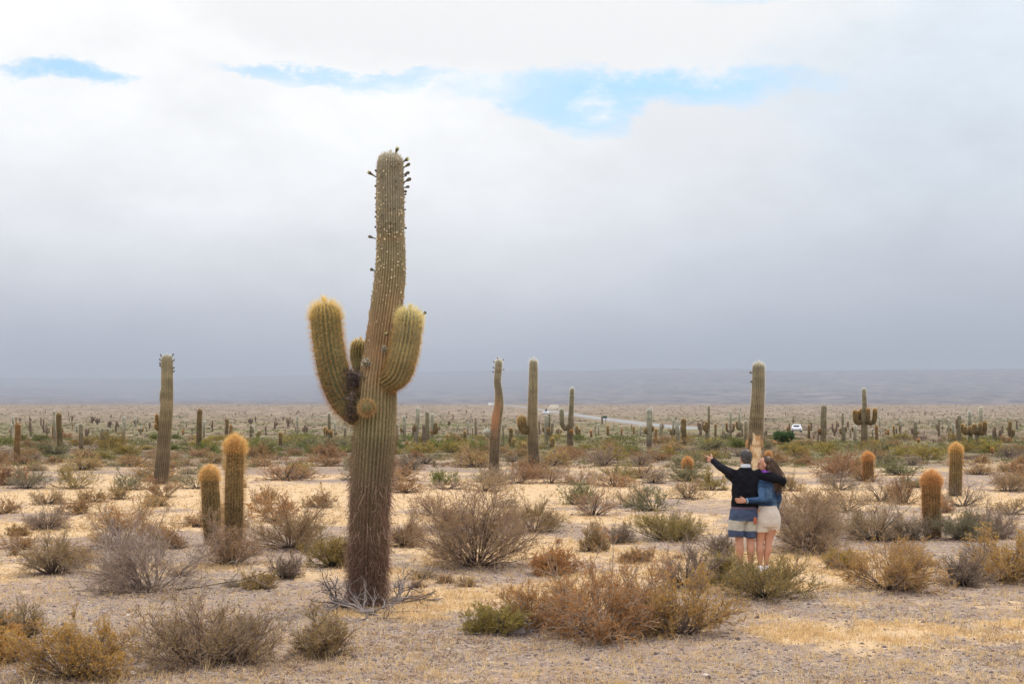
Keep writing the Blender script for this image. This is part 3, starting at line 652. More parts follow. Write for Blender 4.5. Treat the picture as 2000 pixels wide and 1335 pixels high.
def column(x, ytop, ybase, w, pal, name='columnar_cactus', dx=0., arms=(), ctr=None, lab=None, cat='cactus', group=None, buds=(), nrib=16, hi=0, colf=None, splen=None, landmark=None, depth_m=None, seed=None, tipmore=2, spw=None, cap=1.0, hid=0, tipboost=1.8):
    """cactus from photograph rows: foot at ybase, tip at ytop, width w (photo px)"""
    base = ground_at(x, ybase) if depth_m is None else np.array([(x - 1000) / F * depth_m, depth_m, float(gz((x - 1000) / F * depth_m, depth_m))])
    d = base[1]; s = d / F; yb = HY + (CH - base[2]) / d * F
    seed = seed if seed is not None else int(x * 7 + ybase) % 9973; gr = np.random.default_rng(seed)
    def W(px, py, dy=0.): return at_depth(px, py, d + dy) - base
    if ctr is None:
        j = gr.normal() * w * .06
        ctr = [(x, yb + 6 + .04 * (yb - ytop), w * .48), (x + dx * .33 + j, yb - (yb - ytop) * .33, w * .5), (x + dx * .7 - j, yb - (yb - ytop) * .7, w * .48), (x + dx, ytop, w * (.44 if pal != 'golden' else .5))]
    small = hi == 0 and w < 9.5
    P = [W(a, b) for a, b, c in ctr]; R = [c * s for a, b, c in ctr]
    H = (yb - ytop) * s
    step = max(.02, H / (110 if hi else 26)); sub = 4 if hi else 2; nr = nrib if hi else (12 if w > 9 else 9)
    sl = splen if splen is not None else (.06 if pal in ('golden', 'orange') else .055)
    sw = spw if spw is not None else max(.0015, .10 * s)
    shag = pal in ('golden', 'orange') and hi
    per = (4 if shag else 7) if hi else 3
    tipmore = tipmore + 2 if shag else tipmore
    if small:
        root = None; G = Geo(); mats = [M_SKINC, M_SPINE]
        A = stem(G, P, R, nr, step, pal, seed, sub=2, depth=.08, cap=cap)
        spines(G, A, pal, 3, max(sl, 1.0 * s), sw, 1.5, max(.25, 5 * s), m=1, gr=gr, tipmore=2)
        for (x0, y0, x1, y1, aw, *ap) in arms:
            apal = ap[0] if ap else 'golden'; dy = ap[1] if len(ap) > 1 else gr.normal() * w * s * .25
            armpath(G, W, x0, y0, x1, y1, aw, s, apal, seed, dy, step, 8, 2, sl, sw, gr, both=True)
        o = obj(name, G.mesh(name, mats, False), None, loc=base)
    else:
        root = empty(name, base); G = Geo()
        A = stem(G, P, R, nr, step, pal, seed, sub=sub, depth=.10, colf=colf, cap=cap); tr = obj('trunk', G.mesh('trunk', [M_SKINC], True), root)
        G = Geo(); spines(G, A, pal, per, max(sl, .9 * s) * (1.25 if shag else 1.25), sw * (1 if shag else .8), tipboost * (.85 if shag else .8), max(.22, 4 * s), m=0, gr=gr, tipmore=tipmore, bend=bool(shag), spread=.85 if shag else .35, droop=.25 if shag else 0); obj('spines', G.mesh('spines', [M_SPINE]), tr, 'stuff')
        for (x0, y0, x1, y1, aw, *ap) in arms:
            apal = ap[0] if ap else 'golden'; dy = ap[1] if len(ap) > 1 else gr.normal() * w * s * .25
            G = Geo(); G2 = Geo(); armpath(G, W, x0, y0, x1, y1, aw, s, apal, seed, dy, max(.02, step * .6), 12 if hi else 9, 3 if hi else 2, sl, sw, gr, G2=G2)
            a = obj('arm', G.mesh('arm', [M_SKINC], True), root); obj('spines', G2.mesh('arm_spines', [M_SPINE]), a, 'stuff')
        for (x0, y0, x1, y1, rr) in buds:
            p0 = W(x0, y0, -.02); dd = W(x1, y1, -.03) - p0; G = Geo(); bud(G, p0, dd, np.linalg.norm(dd), rr * s, False); obj('flower_bud', G.mesh('flower_bud', [M_SKINC], True), root)
        o = root
    if landmark: LAND.append((x, ybase, landmark))
    if lab: tag(o, lab, cat, group)
    return o, W, s
def armpath(G, W, x0, y0, x1, y1, aw, s, pal, seed, dy, step, nr, sub, sl, sw, gr, both=False, G2=None):
    if abs(x1 - x0) < .5 and abs(y1 - y0) < 1.5:   # knob facing us
        pts = [W(x0, y0, -.02), W(x0, y0 - .5, -aw * s * .9), W(x0, y0 - 1, -aw * s * 1.3)]; R = [aw * .35 * s, aw * .5 * s, aw * .42 * s]
    else:
        h = y0 - y1; pts = [W(x0, y0 - .1 * h, dy * .3), W(x0 + (x1 - x0) * .55, y0, dy * .8), W(x0 + (x1 - x0) * .92, y0 - h * .22, dy), W(x1, y0 - h * .6, dy), W(x1, y1, dy)]
        R = [aw * .38 * s, aw * .47 * s, aw * .5 * s, aw * .5 * s, aw * .46 * s]
    A = stem(G, pts, R, nr, step, pal, seed + 3, sub=sub, depth=.09, h0=.2)
    spines(G2 if G2 is not None else G, A, pal, 4, max(sl * 1.1, .9 * s), sw, 1.3, .3, m=(1 if both else 0), gr=gr, tipmore=2)

# --- near and middle cacti, one by one
column(320, 690, 945, 28, 'adult', ctr=[(312, 955, 14.5), (315, 925, 14.2), (319, 880, 13.5), (323, 830, 12.8), (326, 780, 12), (326.5, 730, 11.5), (326, 692, 10.5)], hi=1, nrib=22,
       arms=[(318, 840, 306, 808, 7, 'golden', 0), (316, 838, 304, 827, 7, 'golden', -.1), (320, 790, 313, 762, 2.6, 'adult', 0)],
       buds=[(317, 708, 311, 700, 1.6), (317, 700, 313, 691, 1.6), (317, 716, 311, 707, 1.6), (335, 698, 339, 690, 1.6), (336, 708, 341, 701, 1.6), (336, 722, 341, 716, 1.6), (337, 728, 341, 723, 1.6), (316, 718, 311, 712, 1.6)],
       lab='tall thick brown-green column cactus at left with a small golden arm low down', landmark='the thick left cactus', splen=.03)
column(410, 911, 1062, 33, 'golden', ctr=[(417, 1075, 11), (415, 1050, 15), (413.5, 1010, 18), (411.5, 970, 17.5), (410, 940, 16.5), (409, 914, 14)], hi=1, nrib=18, splen=.065, tipmore=3,
       lab='shorter of two shaggy orange-topped cacti growing side by side, white at its tip', landmark='the shaggy pair')
column(457, 855, 1088, 36, 'golden', ctr=[(456, 1100, 15), (456, 1050, 17.5), (457, 980, 18), (458, 920, 17.5), (459, 885, 17), (459, 858, 14.5)], hi=1, nrib=20, splen=.07, tipmore=4, tipboost=2.1,
       lab='taller of two shaggy cacti side by side, with a bushy golden-orange head')
column(967, 699, 927, 19, 'adult', ctr=[(963, 936, 10), (965, 900, 9.8), (966, 868, 9.8), (968, 838, 10), (971, 812, 9.6), (974.5, 790, 9), (974, 765, 7.2), (971.5, 745, 6.8), (973.5, 720, 7), (974.5, 702, 6.6)], hi=1, nrib=18,
       arms=[(962, 850, 951, 838, 12, 'white', -.1)], buds=[(968, 708, 963, 705, 1.3), (968, 719, 962, 717, 1.3), (967, 727, 961, 725, 1.3), (981, 704, 984, 701, 1.3), (981, 722, 985, 721, 1.3), (973, 702, 971, 698, 1.3)],
       colf=lambda V, C, ss, th, prof: lerp(C, np.array((.42, .19, .09)), np.exp(-((V[..., 2] - 2.05) / .55) ** 2) * (np.cos(th + .5)[None, :] > .45) * .8),
       lab='crooked column cactus with an orange-brown scar down its bent upper trunk', landmark='the scarred cactus')
column(1043, 698, 930, 21, 'adult', ctr=[(1046, 940, 11.5), (1043, 900, 11), (1041, 860, 10.5), (1040, 820, 9.8), (1040.5, 780, 9.2), (1041.5, 740, 8.6), (1042, 701, 7.8)], hi=1, nrib=20,
       arms=[(1034, 840, 1019, 811, 18, 'golden', -.05)], lab='tall straight column cactus with one round orange arm stub on its left', landmark='the tall straight cactus')
column(1114, 754, 878, 12, 'adult', ctr=[(1113, 884, 6.2), (1113, 860, 6), (1114, 830, 5.4), (1116, 795, 4.6), (1117.5, 757, 4.2)], hi=1, nrib=14,
       arms=[(1111, 836, 1097, 797, 9, 'adult', 0), (1116, 842, 1116, 841.5, 8, 'orange', 0)], lab='slim pale column cactus with one upswept left arm and an orange knob', landmark='the upswept-arm cactus')
def scar(V, C, ss, th, prof):
    py = 925 - V[..., 2] / (ground_at(1474, 925)[1] / F)
    fb = fbm(V[..., 0] * 9, V[..., 2] * 3, 5, 3)
    m = np.clip((.55 - np.abs((th[None, :] + np.pi) % (2 * np.pi) - np.pi - .15 + (fb - .5) * 1.2)) * 6 + 2.2, 0, 1) * ((py > 846 + 8 * (fb - .5) * 2))
    c = lerp(np.array((.78, .60, .38)), np.array((.55, .33, .16)), np.clip((fb - .48) * 5, 0, 1))
    ring = np.exp(-((py - 869 + 8 * (fb - .5)) / 3) ** 2); c = lerp(c, np.array((.40, .22, .10)), ring * .8)
    return lerp(C, c, m)
o, Wd, sd_ = column(1475, 705, 925, 28, 'adult', ctr=[(1472, 935, 15), (1473, 905, 15), (1474, 875, 14.5), (1476, 845, 14.2), (1478, 815, 13.8), (1480, 780, 12.8), (1481.5, 745, 12.2), (1482, 707, 11.5)], hi=1, nrib=22, colf=scar,
       buds=[(1471, 729, 1464, 726, 2.3), (1472, 748, 1466, 744, 2.3)], lab='tall white-rimmed column cactus behind the couple, its lower bark stripped to bare wood', landmark='the bark-stripped cactus')
# torn bark flaps and the bare wood core of the damaged trunk
def flaps():
    gr = np.random.default_rng(5)
    for k, (x, y, hh, ww, dx) in enumerate([(1461, 868, 26, 5, -3), (1487, 866, 22, 4, 2), (1462, 892, 18, 4, -3), (1486, 893, 16, 3, 3)]):
        G = Geo(); n = 9; V = []; C = []
        for i in range(n):
            t = i / (n - 1); yy = y - hh / 2 + hh * t; w = ww * math.sin(math.pi * min(.95, t + .1)) * (.8 + .4 * gr.random())
            for q in (-1, 1):
                for dy in (0, .03): V.append(Wd(x + dx * math.sin(t * 3) + q * w / 2, yy, -.19 + dy + (.03 if q * dx > 0 else 0))); C.append(np.array((.42, .24, .11)) * (.7 + .5 * gr.random()))
        Q = []
        for i in range(n - 1):
            a = i * 4; b = a + 4; Q += [(a, a + 2, b + 2, b), (a + 1, b + 1, b + 3, a + 3), (a, b, b + 1, a + 1), (a + 2, a + 3, b + 3, b + 2)]
        Q += [(0, 1, 3, 2), (4 * n - 4, 4 * n - 2, 4 * n - 1, 4 * n - 3)]
        G.add(V, C, Q=Q); obj('torn_bark', G.mesh('torn_bark', [M_WOOD]), o)
flaps()
column(1688, 756, 872, 12, 'adult', ctr=[(1688, 880, 6.4), (1688, 850, 6.2), (1688, 820, 5.4), (1688.5, 790, 4.4), (1687.5, 758, 3.9)], hi=1, nrib=14,
       arms=[(1684, 826, 1670, 800, 9, 'golden', 0), (1686, 820, 1677, 802, 7, 'golden', .3), (1687, 818, 1682, 798, 6.5, 'golden', .35), (1692, 824, 1695.5, 797, 8.5, 'golden', -.25), (1692, 826, 1709, 797, 9, 'golden', 0)],
       lab='candelabra cactus with five raised golden arms round one tall thin stem', landmark='the five-armed cactus')
column(1820, 920, 1050, 35, 'orange', ctr=[(1822, 1060, 15), (1821, 1030, 16), (1819, 990, 17.5), (1819, 950, 17.5), (1820, 924, 15.5)], hi=1, nrib=20, splen=.065, tipmore=4,
       lab='stout orange-spined cactus with a pale tuft on top, nearest on the right side', landmark='the pale-tufted cactus')
column(1866, 865, 968, 25, 'golden', ctr=[(1866, 976, 12), (1866, 945, 12.2), (1867, 910, 12), (1867.5, 885, 11.8), (1867.5, 868, 10.5)], hi=1, nrib=18, splen=.06, tipmore=3,
       lab='smooth golden-green column cactus behind and right of the stout tufted one', landmark='the golden-green column')
column(1696, 884, 940, 21, 'orange', ctr=[(1697, 948, 10), (1696, 925, 10.5), (1695.5, 905, 10), (1695, 886, 8.5)], hi=1, nrib=16, splen=.08, tipmore=4, lab='short dark cactus with a rusty orange cap, right of the couple', landmark='the rusty-capped cactus')
column(1343, 895, 934, 18, 'orange', hi=1, nrib=14, splen=.07, tipmore=3, lab='short glowing orange cactus just left of the pointing hand', landmark='the short orange cactus')
column(1501, 882, 912, 11, 'orange', hi=1, nrib=12, splen=.05, lab='small orange cactus stub showing above the woman\'s head')

# --- far cacti: x, top, foot, width, palette, lean, arms, look
FAR = [
 (33, 825, 901, 12, 'orange', 1.5, [], 'plain orange-topped column cactus'), (117, 805, 881, 11, 'golden', -2, [], 'dark column cactus with a golden head'),
 (106, 801, 860, 5, 'white', 0, [], 'thin whitish column cactus'), (105, 830, 858, 6, 'orange', -1, [], 'small orange column cactus'), (21.5, 827, 857, 5, 'white', 1, [(21, 843, 18.5, 838, 3)], 'slim white-tipped cactus'),
 (158.5, 826, 876, 9, 'adult', -.5, [], 'straight dull green column cactus'), (168, 836, 854, 5, 'dead', 0, [(168, 847, 173, 836, 3.5, 'dead')], 'small brown forked cactus'), (61, 822, 852, 5, 'dead', -3, [(60, 840, 57, 828, 3, 'dead')], 'leaning brown cactus with an arm'),
 (203, 835, 864, 6, 'adult', -2.5, [(203, 858, 210.5, 835, 6.5, 'adult'), (205, 850, 206, 843, 5), (201, 858, 197, 838, 4, 'adult')], 'low cluster of upright stems with pale tips'),
 (242, 812, 868, 8, 'white', 0, [], 'column cactus with a white upper half'), (150, 828, 844, 4, 'white', 0, [], 'tiny pale column cactus'), (190, 816, 829, 3, 'dead', 0, [(190, 824, 194, 816, 2.5, 'dead'), (190, 824, 187, 818, 2.5, 'dead')], 'tiny dark candelabra cactus'),
 (214, 822, 835, 3.4, 'dead', 0, [(214, 829, 217, 822, 2.5, 'dead'), (214, 829, 211, 824, 2.2, 'dead')], 'little dark branching cactus'), (227, 821, 842, 4, 'dead', 0, [(227, 830, 230, 824, 2.6, 'dead')], 'small brown upright cactus'),
 (265, 816, 833, 3.2, 'white', 0, [(265, 826, 262, 820, 2.4)], 'tiny pale-tipped cactus'), (275, 833, 849, 3.5, 'adult', 0, [(275, 842, 279, 835, 3), (275, 842, 271, 836, 3)], 'tiny golden trident cactus'),
 (92, 832, 852, 2.6, 'dead', 0, [(92, 845, 96, 835, 2.4, 'dead'), (92, 845, 88, 836, 2.4, 'dead')], 'sparse grey branching cactus'), (80, 815, 830, 2.6, 'dead', 0, [], 'tiny dark cactus post'), (85, 817, 844, 3.2, 'dead', 0, [(85, 836, 83, 829, 2.6, 'dead')], 'thin brown cactus'),
 (141, 811, 822, 3, 'dead', 0, [], 'tiny dark cactus stub'), (180, 812, 826, 4, 'dead', 0, [(180, 821, 184, 814, 2.6, 'dead')], 'tiny dark clumped cactus'), (26, 813, 828, 3.4, 'white', -2, [], 'tiny leaning pale cactus'),
 (387.5, 797, 878, 10.5, 'golden', 3, [], 'leaning green column cactus with a golden tip'), (398, 821, 854, 4.5, 'white', 1, [], 'pinkish thin cactus'), (443, 817, 858, 7, 'golden', 0, [], 'golden-tipped slim column cactus'), (450.5, 829, 854, 6, 'orange', 0, [], 'short orange column cactus'), (455, 830, 852, 3, 'adult', 0, [], 'very thin green cactus'),
 (357, 839, 849, 3, 'orange', 0, [], 'tiny orange post-like cactus'), (364, 820, 834, 2.8, 'adult', 0, [], 'tiny green cactus post'), (415, 820, 842, 3, 'dead', 0, [(415, 834, 413, 828, 2.4)], 'thin dark cactus with pale tip'),
 (490, 829, 854, 5.5, 'adult', 0, [(491, 845, 492, 832, 3)], 'stubby green double cactus'), (489, 816, 828, 4, 'dead', 0, [(489, 824, 493, 817, 3, 'dead'), (489, 824, 486, 818, 3, 'dead')], 'tiny dark bushy cactus'), (495, 831, 846, 3, 'white', 0, [], 'tiny white-tipped cactus'), (504.5, 840, 856, 4, 'adult', 0, [(504, 850, 508, 841, 3), (504, 851, 501, 845, 3)], 'squat three-stemmed cactus'),
 (519, 832, 849, 3.2, 'dead', 0, [], 'tiny brown cactus'), (515, 851, 873, 9, 'adult', 0, [], 'short stout barrel-like cactus'), (548, 843, 874, 7.5, 'golden', 0, [], 'short golden-topped column cactus'), (537, 822, 837, 4, 'dead', 0, [(537, 830, 541, 823, 2.6, 'dead')], 'tiny grey forked cactus'), (563, 817, 833, 4, 'dead', 0, [(563, 825, 560, 819, 2.6, 'dead'), (563, 825, 566, 820, 2.6, 'dead')], 'tiny dark trident cactus'),
 (581, 812, 854, 4.2, 'white', 0, [], 'tall thin white-tipped cactus'), (596, 829, 852, 4.5, 'dead', 0, [(596, 843, 600, 832, 4, 'dead'), (596, 843, 592, 834, 4, 'dead')], 'dead brown forked cactus'), (573, 864, 871, 6, 'orange', 0, [], 'tiny orange ball cactus'),
 (640, 842, 873, 13, 'adult', 0, [(638, 850, 635, 834, 6), (642, 852, 647, 840, 6), (641, 846, 643, 806, 6.5, 'adult', .2), (640, 846, 639, 838, 6, 'golden', -.2)], 'thick stump cactus crowned with short golden arms'), (654, 822, 855, 3.4, 'white', 0, [(654, 848, 657, 843, 3)], 'thin pale cactus'), (674, 833, 857, 5, 'adult', 0, [], 'short green column cactus'),
 (775, 827, 867, 7, 'adult', 0, [], 'dark column cactus with a pale tip'), (789.5, 811, 862, 7, 'white', 0, [(788, 842, 783, 834, 5)], 'white-tipped cactus with a golden left arm'), (812, 795, 877, 9, 'white', 4, [(812, 842, 811, 828, 7), (809, 850, 807, 830, 4, 'dead')], 'tall white-rimmed leaning cactus with a golden arm'),
 (827, 827, 872, 8, 'dead', 1, [], 'brown thick column cactus'), (835, 803, 873, 8.5, 'adult', -.5, [], 'tall grey-topped column cactus'), (843, 807, 866, 7.5, 'white', 2, [(845, 845, 851, 824, 7), (845, 846, 854, 832, 5), (843, 844, 843, 843.5, 8, 'orange')], 'white-tipped cactus with bunched golden arms'),
 (874, 848, 865, 5.5, 'golden', 0, [], 'short golden-capped cactus'), (908, 841, 871, 6.5, 'golden', 0, [], 'dark cactus with a pale golden tip'), (914, 823, 848, 3.2, 'white', 0, [], 'thin white-tipped cactus'), (929, 814, 854, 4.2, 'adult', 0, [], 'thin tall brownish cactus'), (923, 833, 853, 2.6, 'adult', 0, [], 'very thin small cactus'),
 (795, 862, 874, 7, 'orange', 0, [], 'squat orange cactus stub'), (848, 898, 910, 6, 'dead', 0, [], 'small brown cactus stump'), (876, 821, 831, 3, 'dead', 0, [(876, 828, 879, 822, 2.2, 'dead')], 'tiny dark forked cactus'),
 (1067, 809, 868, 8, 'white', 0, [(1066, 842, 1061, 833, 5), (1069, 850, 1073, 806, 4.5, 'adult', .3), (1070, 848, 1079, 824, 5, 'adult', 0), (1072, 838, 1072, 837.5, 8, 'orange')], 'many-armed grey cactus group'), (1079, 854, 874, 9, 'golden', 0, [], 'short bright golden cactus'), (1024, 864, 881, 8, 'golden', 0, [], 'stubby golden cactus'),
 (997.5, 835, 871, 8, 'golden', 0, [], 'golden-headed column cactus'), (1003, 856, 873, 8, 'golden', 0, [], 'small round golden cactus'), (1127, 831, 852, 5.5, 'golden', 0, [], 'short golden-tipped cactus'), (1132, 837, 852, 4, 'golden', 0, [], 'shorter golden-tipped cactus'), (1154.5, 840, 854, 4.5, 'orange', 0, [], 'short orange cactus'),
 (1187, 831, 850, 5, 'orange', 0, [], 'small orange-headed cactus'), (1169, 827, 848, 3.2, 'white', 0, [], 'thin pale-tipped cactus'), (1091, 836, 856, 4.5, 'dead', 0, [(1091, 846, 1087, 838, 3, 'dead'), (1091, 846, 1096, 838, 3)], 'brown bushy forked cactus'), (1011, 835, 853, 3.6, 'white', 0, [(1011, 846, 1014, 838, 3), (1011, 846, 1008, 838, 3)], 'pale small candelabra cactus'), (1053, 822, 848, 4, 'dead', 0, [], 'brown thin cactus'),
 (984.5, 828, 870, 4, 'adult', -3, [], 'thin leaning brown stem cactus'),
 (1268, 798, 873, 11, 'white', 0, [(1264, 845, 1260, 836, 6), (1270, 842, 1275, 831, 5.5), (1270, 846, 1272, 796, 4.5, 'white', .3)], 'tall pale cactus with two short golden side arms'), (1281, 837, 858, 5.5, 'orange', 0, [], 'small orange-capped cactus'), (1290, 826, 852, 5.5, 'white', 1, [(1290, 845, 1293, 825, 3)], 'small white-topped double cactus'),
 (1313, 836, 856, 3.5, 'adult', 0, [(1313, 848, 1309.5, 838, 3.6), (1314, 848, 1318.5, 836, 3.8), (1313, 845, 1315, 818, 4.6, 'white', 0)], 'small pale trident cactus'), (1323.5, 821, 867, 8, 'white', 0, [], 'smooth grey-green column cactus with pale outline'), (1335.5, 816, 870, 10, 'golden', 0, [], 'broad column cactus with an orange halo'),
 (1381, 838, 864, 9, 'adult', 0, [(1380, 840, 1375, 828, 5), (1382, 845, 1384.5, 791, 5, 'adult', 0), (1381, 842, 1380, 823, 6, 'golden', -.2)], 'cactus with a tall thin stem and golden arms'), (1368, 826, 850, 5, 'dead', 0, [(1368, 838, 1373, 822, 3.6, 'dead'), (1368, 838, 1364, 824, 3.6, 'dead')], 'dead brown candelabra cactus'),
 (1397.5, 827, 855, 4.8, 'golden', 0, [], 'slim golden-tipped cactus'), (1412, 829, 853, 3.4, 'white', 0, [(1413, 846, 1414, 841, 3)], 'thin pale cactus with low arm'), (1426, 838, 857, 7, 'dead', 0, [(1425, 842, 1419, 825, 4.6), (1427, 842, 1427, 802, 4.6, 'white', 0), (1428, 842, 1433, 826, 4.4)], 'candelabra cactus with a white central stem'),
 (1449, 824, 853, 5, 'adult', 0, [(1449, 838, 1439, 822, 4.6), (1448, 838, 1444, 803, 4.4, 'white', 0)], 'forked cactus with a tall white stem'), (1457, 821, 872, 7.5, 'adult', 0, [], 'dark plain column cactus'), (1439, 844, 855, 6, 'dead', 3, [(1439, 850, 1445, 843, 4, 'dead')], 'heap-like collapsed brown cactus'), (1309, 871, 882, 6.5, 'orange', 0, [], 'little orange ball-headed cactus'),
 (1238, 833, 848, 3.2, 'orange', 0, [], 'tiny orange cactus'), (1251, 830, 851, 3.8, 'white', 0, [], 'thin white-topped cactus'), (1214, 837, 850, 3.4, 'orange', 0, [], 'tiny orange-tipped cactus'),
 (1492, 838, 868, 6.2, 'adult', 0, [(1492, 847, 1497, 839, 4, 'dead')], 'dark cactus with a short right arm'), (1513, 862, 871, 6, 'orange', 0, [], 'small orange dome cactus'), (1526, 859, 867, 5, 'orange', 0, [], 'faint tiny orange dome cactus'), (1538.5, 833, 847, 4, 'orange', 0, [], 'small pinkish cactus'), (1542, 825, 847, 3.4, 'dead', 0, [], 'thin dark cactus'),
 (1564, 827, 843, 4, 'dead', 0, [], 'short dark cactus'), (1580, 829, 856, 5.2, 'golden', 0, [], 'pale golden column cactus'), (1584.5, 824, 841, 3.6, 'dead', 0, [], 'small dark cactus'), (1589, 847, 855, 3.6, 'dead', 0, [], 'tiny dark stub cactus'),
 (1607, 790, 869, 12, 'adult', 3, [(1604, 846, 1600, 836, 6.5, 'orange')], 'thick white-topped cactus with an orange knob'), (1597, 845, 864, 3.6, 'dead', 1.5, [], 'thin leaning dead stem'), (1630, 838, 851, 4.4, 'dead', 0, [(1630, 843, 1626, 826, 3.4, 'dead'), (1630, 843, 1634, 826, 3.4, 'dead')], 'brown V-shaped cactus'),
 (1647.5, 831, 863, 8.5, 'adult', 0, [(1646, 840, 1646, 806, 5, 'adult', .1), (1649, 842, 1652, 832, 5), (1645, 846, 1641, 836, 4)], 'stubby golden-tipped cactus with a pointed stem'), (1656, 822, 834, 4, 'dead', 0, [], 'tiny brown round-headed cactus'), (1669.5, 830, 861, 6.4, 'white', 1, [(1668, 842, 1665, 833, 4)], 'short two-headed pale cactus'), (1661, 835, 854, 3.6, 'adult', 0, [], 'thin short cactus'),
 (1711.5, 830, 859, 6, 'orange', 1, [(1712, 838, 1710, 818, 3.4, 'white', .2)], 'pinkish cactus'), (1718, 814, 832, 3, 'white', 0, [], 'tiny white post-like cactus'), (1704, 837, 853, 3.2, 'adult', 0, [], 'thin short dark cactus'), (1735, 839, 850, 4, 'orange', 0, [(1735, 847, 1730, 842, 3, 'orange')], 'small dark orange cactus'), (1746, 831, 855, 4, 'golden', 0, [], 'slim dark cactus'), (1758.5, 819, 852, 4.4, 'white', 1, [(1758, 842, 1757, 829, 3.6)], 'thin pale-topped forked cactus'),
 (1788, 822, 859, 8, 'adult', -.5, [(1786, 845, 1781, 834, 5, 'dead'), (1789, 848, 1792, 841, 4, 'orange')], 'brown column cactus with stubby side arms'), (1794, 856, 864, 6, 'orange', 0, [], 'orange ball cactus'), (1834, 817, 852, 4.6, 'adult', 0, [(1833, 840, 1830.5, 828, 3.4, 'dead')], 'dark slim cactus with a left arm'),
 (1854, 818, 854, 5, 'white', -1, [(1853, 842, 1851, 834, 3.4), (1854, 842, 1857, 834, 3.4)], 'pale cactus with small knobs'), (1861.6, 827, 854, 4.8, 'white', 0, [], 'dark cactus with a white cap'), (1872, 810, 864, 9.5, 'adult', 2, [(1870, 836, 1868, 818, 3.4, 'dead')], 'column cactus pale above and brown below'),
 (1895, 840, 871, 9.5, 'adult', 0, [(1893, 846, 1880, 827, 7), (1893, 845, 1885, 832, 8, 'golden', -.3), (1897, 846, 1895.5, 832, 8.5, 'golden', -.3), (1895, 842, 1894, 802, 7.6, 'white', .2)], 'left of two adjoining golden-headed candelabra cacti'),
 (1908, 838, 873, 10, 'adult', 2, [(1907, 845, 1903, 827, 9, 'golden', -.2), (1910, 846, 1915, 825, 8, 'golden', -.3), (1911, 846, 1924, 822, 8.5), (1910, 840, 1916, 794, 7.4, 'white', .2)], 'right of two adjoining golden-headed candelabra cacti'),
 (1949, 850, 864, 8, 'dead', 0, [(1948, 856, 1943, 832, 6, 'dead'), (1950, 856, 1954, 838, 6, 'dead'), (1946, 856, 1940, 838, 3.6, 'dead')], 'brown three-pronged cactus'), (1925.5, 841, 851, 3.6, 'dead', 0, [], 'tiny dark stub'), (1974, 822, 858, 7, 'golden', -1, [(1975, 850, 1970, 830, 5), (1976, 852, 1980, 838, 5.5), (1975, 845, 1973, 828, 5)], 'yellowish clumped cactus with several heads'), (1938.5, 874, 886, 6, 'orange', 0, [], 'small dark orange cactus stub'), (1958, 830, 846, 4, 'dead', 0, [], 'thin brown cactus'), (1986, 820, 838, 3.6, 'dead', 0, [], 'thin dark cactus post'),
 (1120, 818, 833, 2.6, 'dead', 0, [], 'tiny dark post-like cactus'), (1176, 812, 828, 3, 'dead', 0, [], 'dark thin cactus beside the road sign'),
]
far_objs = []
for (x, yt, yb, w, pal, dx, arms, look) in FAR:
    o_, _, _ = column(x, yt, yb, w, pal, dx=dx, arms=arms)
    far_objs.append((x, yb, look, o_, yb - yt))
ORD = ['', 'first', 'second', 'third', 'fourth', 'fifth', 'sixth', 'seventh', 'eighth', 'ninth', 'tenth', 'eleventh', 'twelfth', 'thirteenth', 'fourteenth', 'fifteenth', 'sixteenth', 'seventeenth', 'eighteenth', 'nineteenth', 'twentieth']
def where(x):
    L2 = sorted(LAND, key=lambda l: abs(l[0] - x)); l = L2[0]; return l, ('left' if x < l[0] else 'right')
from collections import defaultdict
used = defaultdict(list)
for f_ in far_objs:
    l, side = where(f_[0]); used[(l[2], side)].append((abs(f_[0] - l[0]), f_))
for (lm, side), lst in used.items():
    lst.sort(key=lambda a: a[0])
    for i, (dd, f_) in enumerate(lst):
        tag(f_[3], f"{f_[2]}, {ORD[min(i + 1, 20)]} {side} of {lm}", 'cactus', 'cacti scattered over the plain')
# the tiny dark ones no one can tell apart
gr = np.random.default_rng(99)
protos = {}
for k in range(6):
    G = Geo(); pal = ['dead', 'dead', 'adult', 'white', 'orange', 'dead'][k]
    A = stem(G, [(0, 0, -.1), (0.03 * k, 0, 1.2), (0, 0, 2.6)], [.2, .22, .19], 8, .25, pal, k, sub=2); spines(G, A, pal, 2, .09, .02, 1.2, .5, gr=gr)
    if k % 2: 
        A = stem(G, [(0, 0, 1.0), (.35, 0, 1.05), (.5, 0, 1.4), (.5, 0, 1.9)], [.14, .16, .16, .14], 8, .2, pal, k, sub=2); spines(G, A, pal, 2, .08, .02, 1.2, .4, gr=gr)
    if k in (1, 5):
        A = stem(G, [(0, 0, .9), (-.35, .1, 1.0), (-.5, .1, 1.4), (-.52, .1, 2.1)], [.14, .16, .16, .14], 8, .2, pal, k, sub=2)
    protos[k] = G.mesh('small_cactus', [M_SKINC, M_SPINE])
tiny = defaultdict(list)
for i in range(175):
    y = 799 + 50 * gr.random() ** .8; x = gr.uniform(5, 1995)
    if 620 < x < 780 or 950 < x < 1060 or (1060 < x < 1300 and 805 < y < 836): continue
    p = ground_at(x, y); hpx = gr.uniform(8, 15) * np.clip((y - 785) / 45, .45, 1); s = hpx * p[1] / F / 2.6; k = int(gr.integers(0, 6))
    o_ = obj('small_cactus', protos[k], None, loc=p); o_.scale = (s * gr.uniform(.8, 1.3),) * 2 + (s,); o_.rotation_euler = (0, 0, gr.uniform(0, 6.28))
    band = 'far' if y < 815 else ('middle' if y < 832 else 'nearer')
    sidew = 'left' if x < 700 else ('central' if x < 1350 else 'right-hand')
    lookw = ['single dark post-like', 'three-pronged brown', 'single dull green', 'pale forked', 'single orange-tinted', 'bare three-pronged dark'][k]
    tiny[(lookw, sidew, band)].append((x, o_))
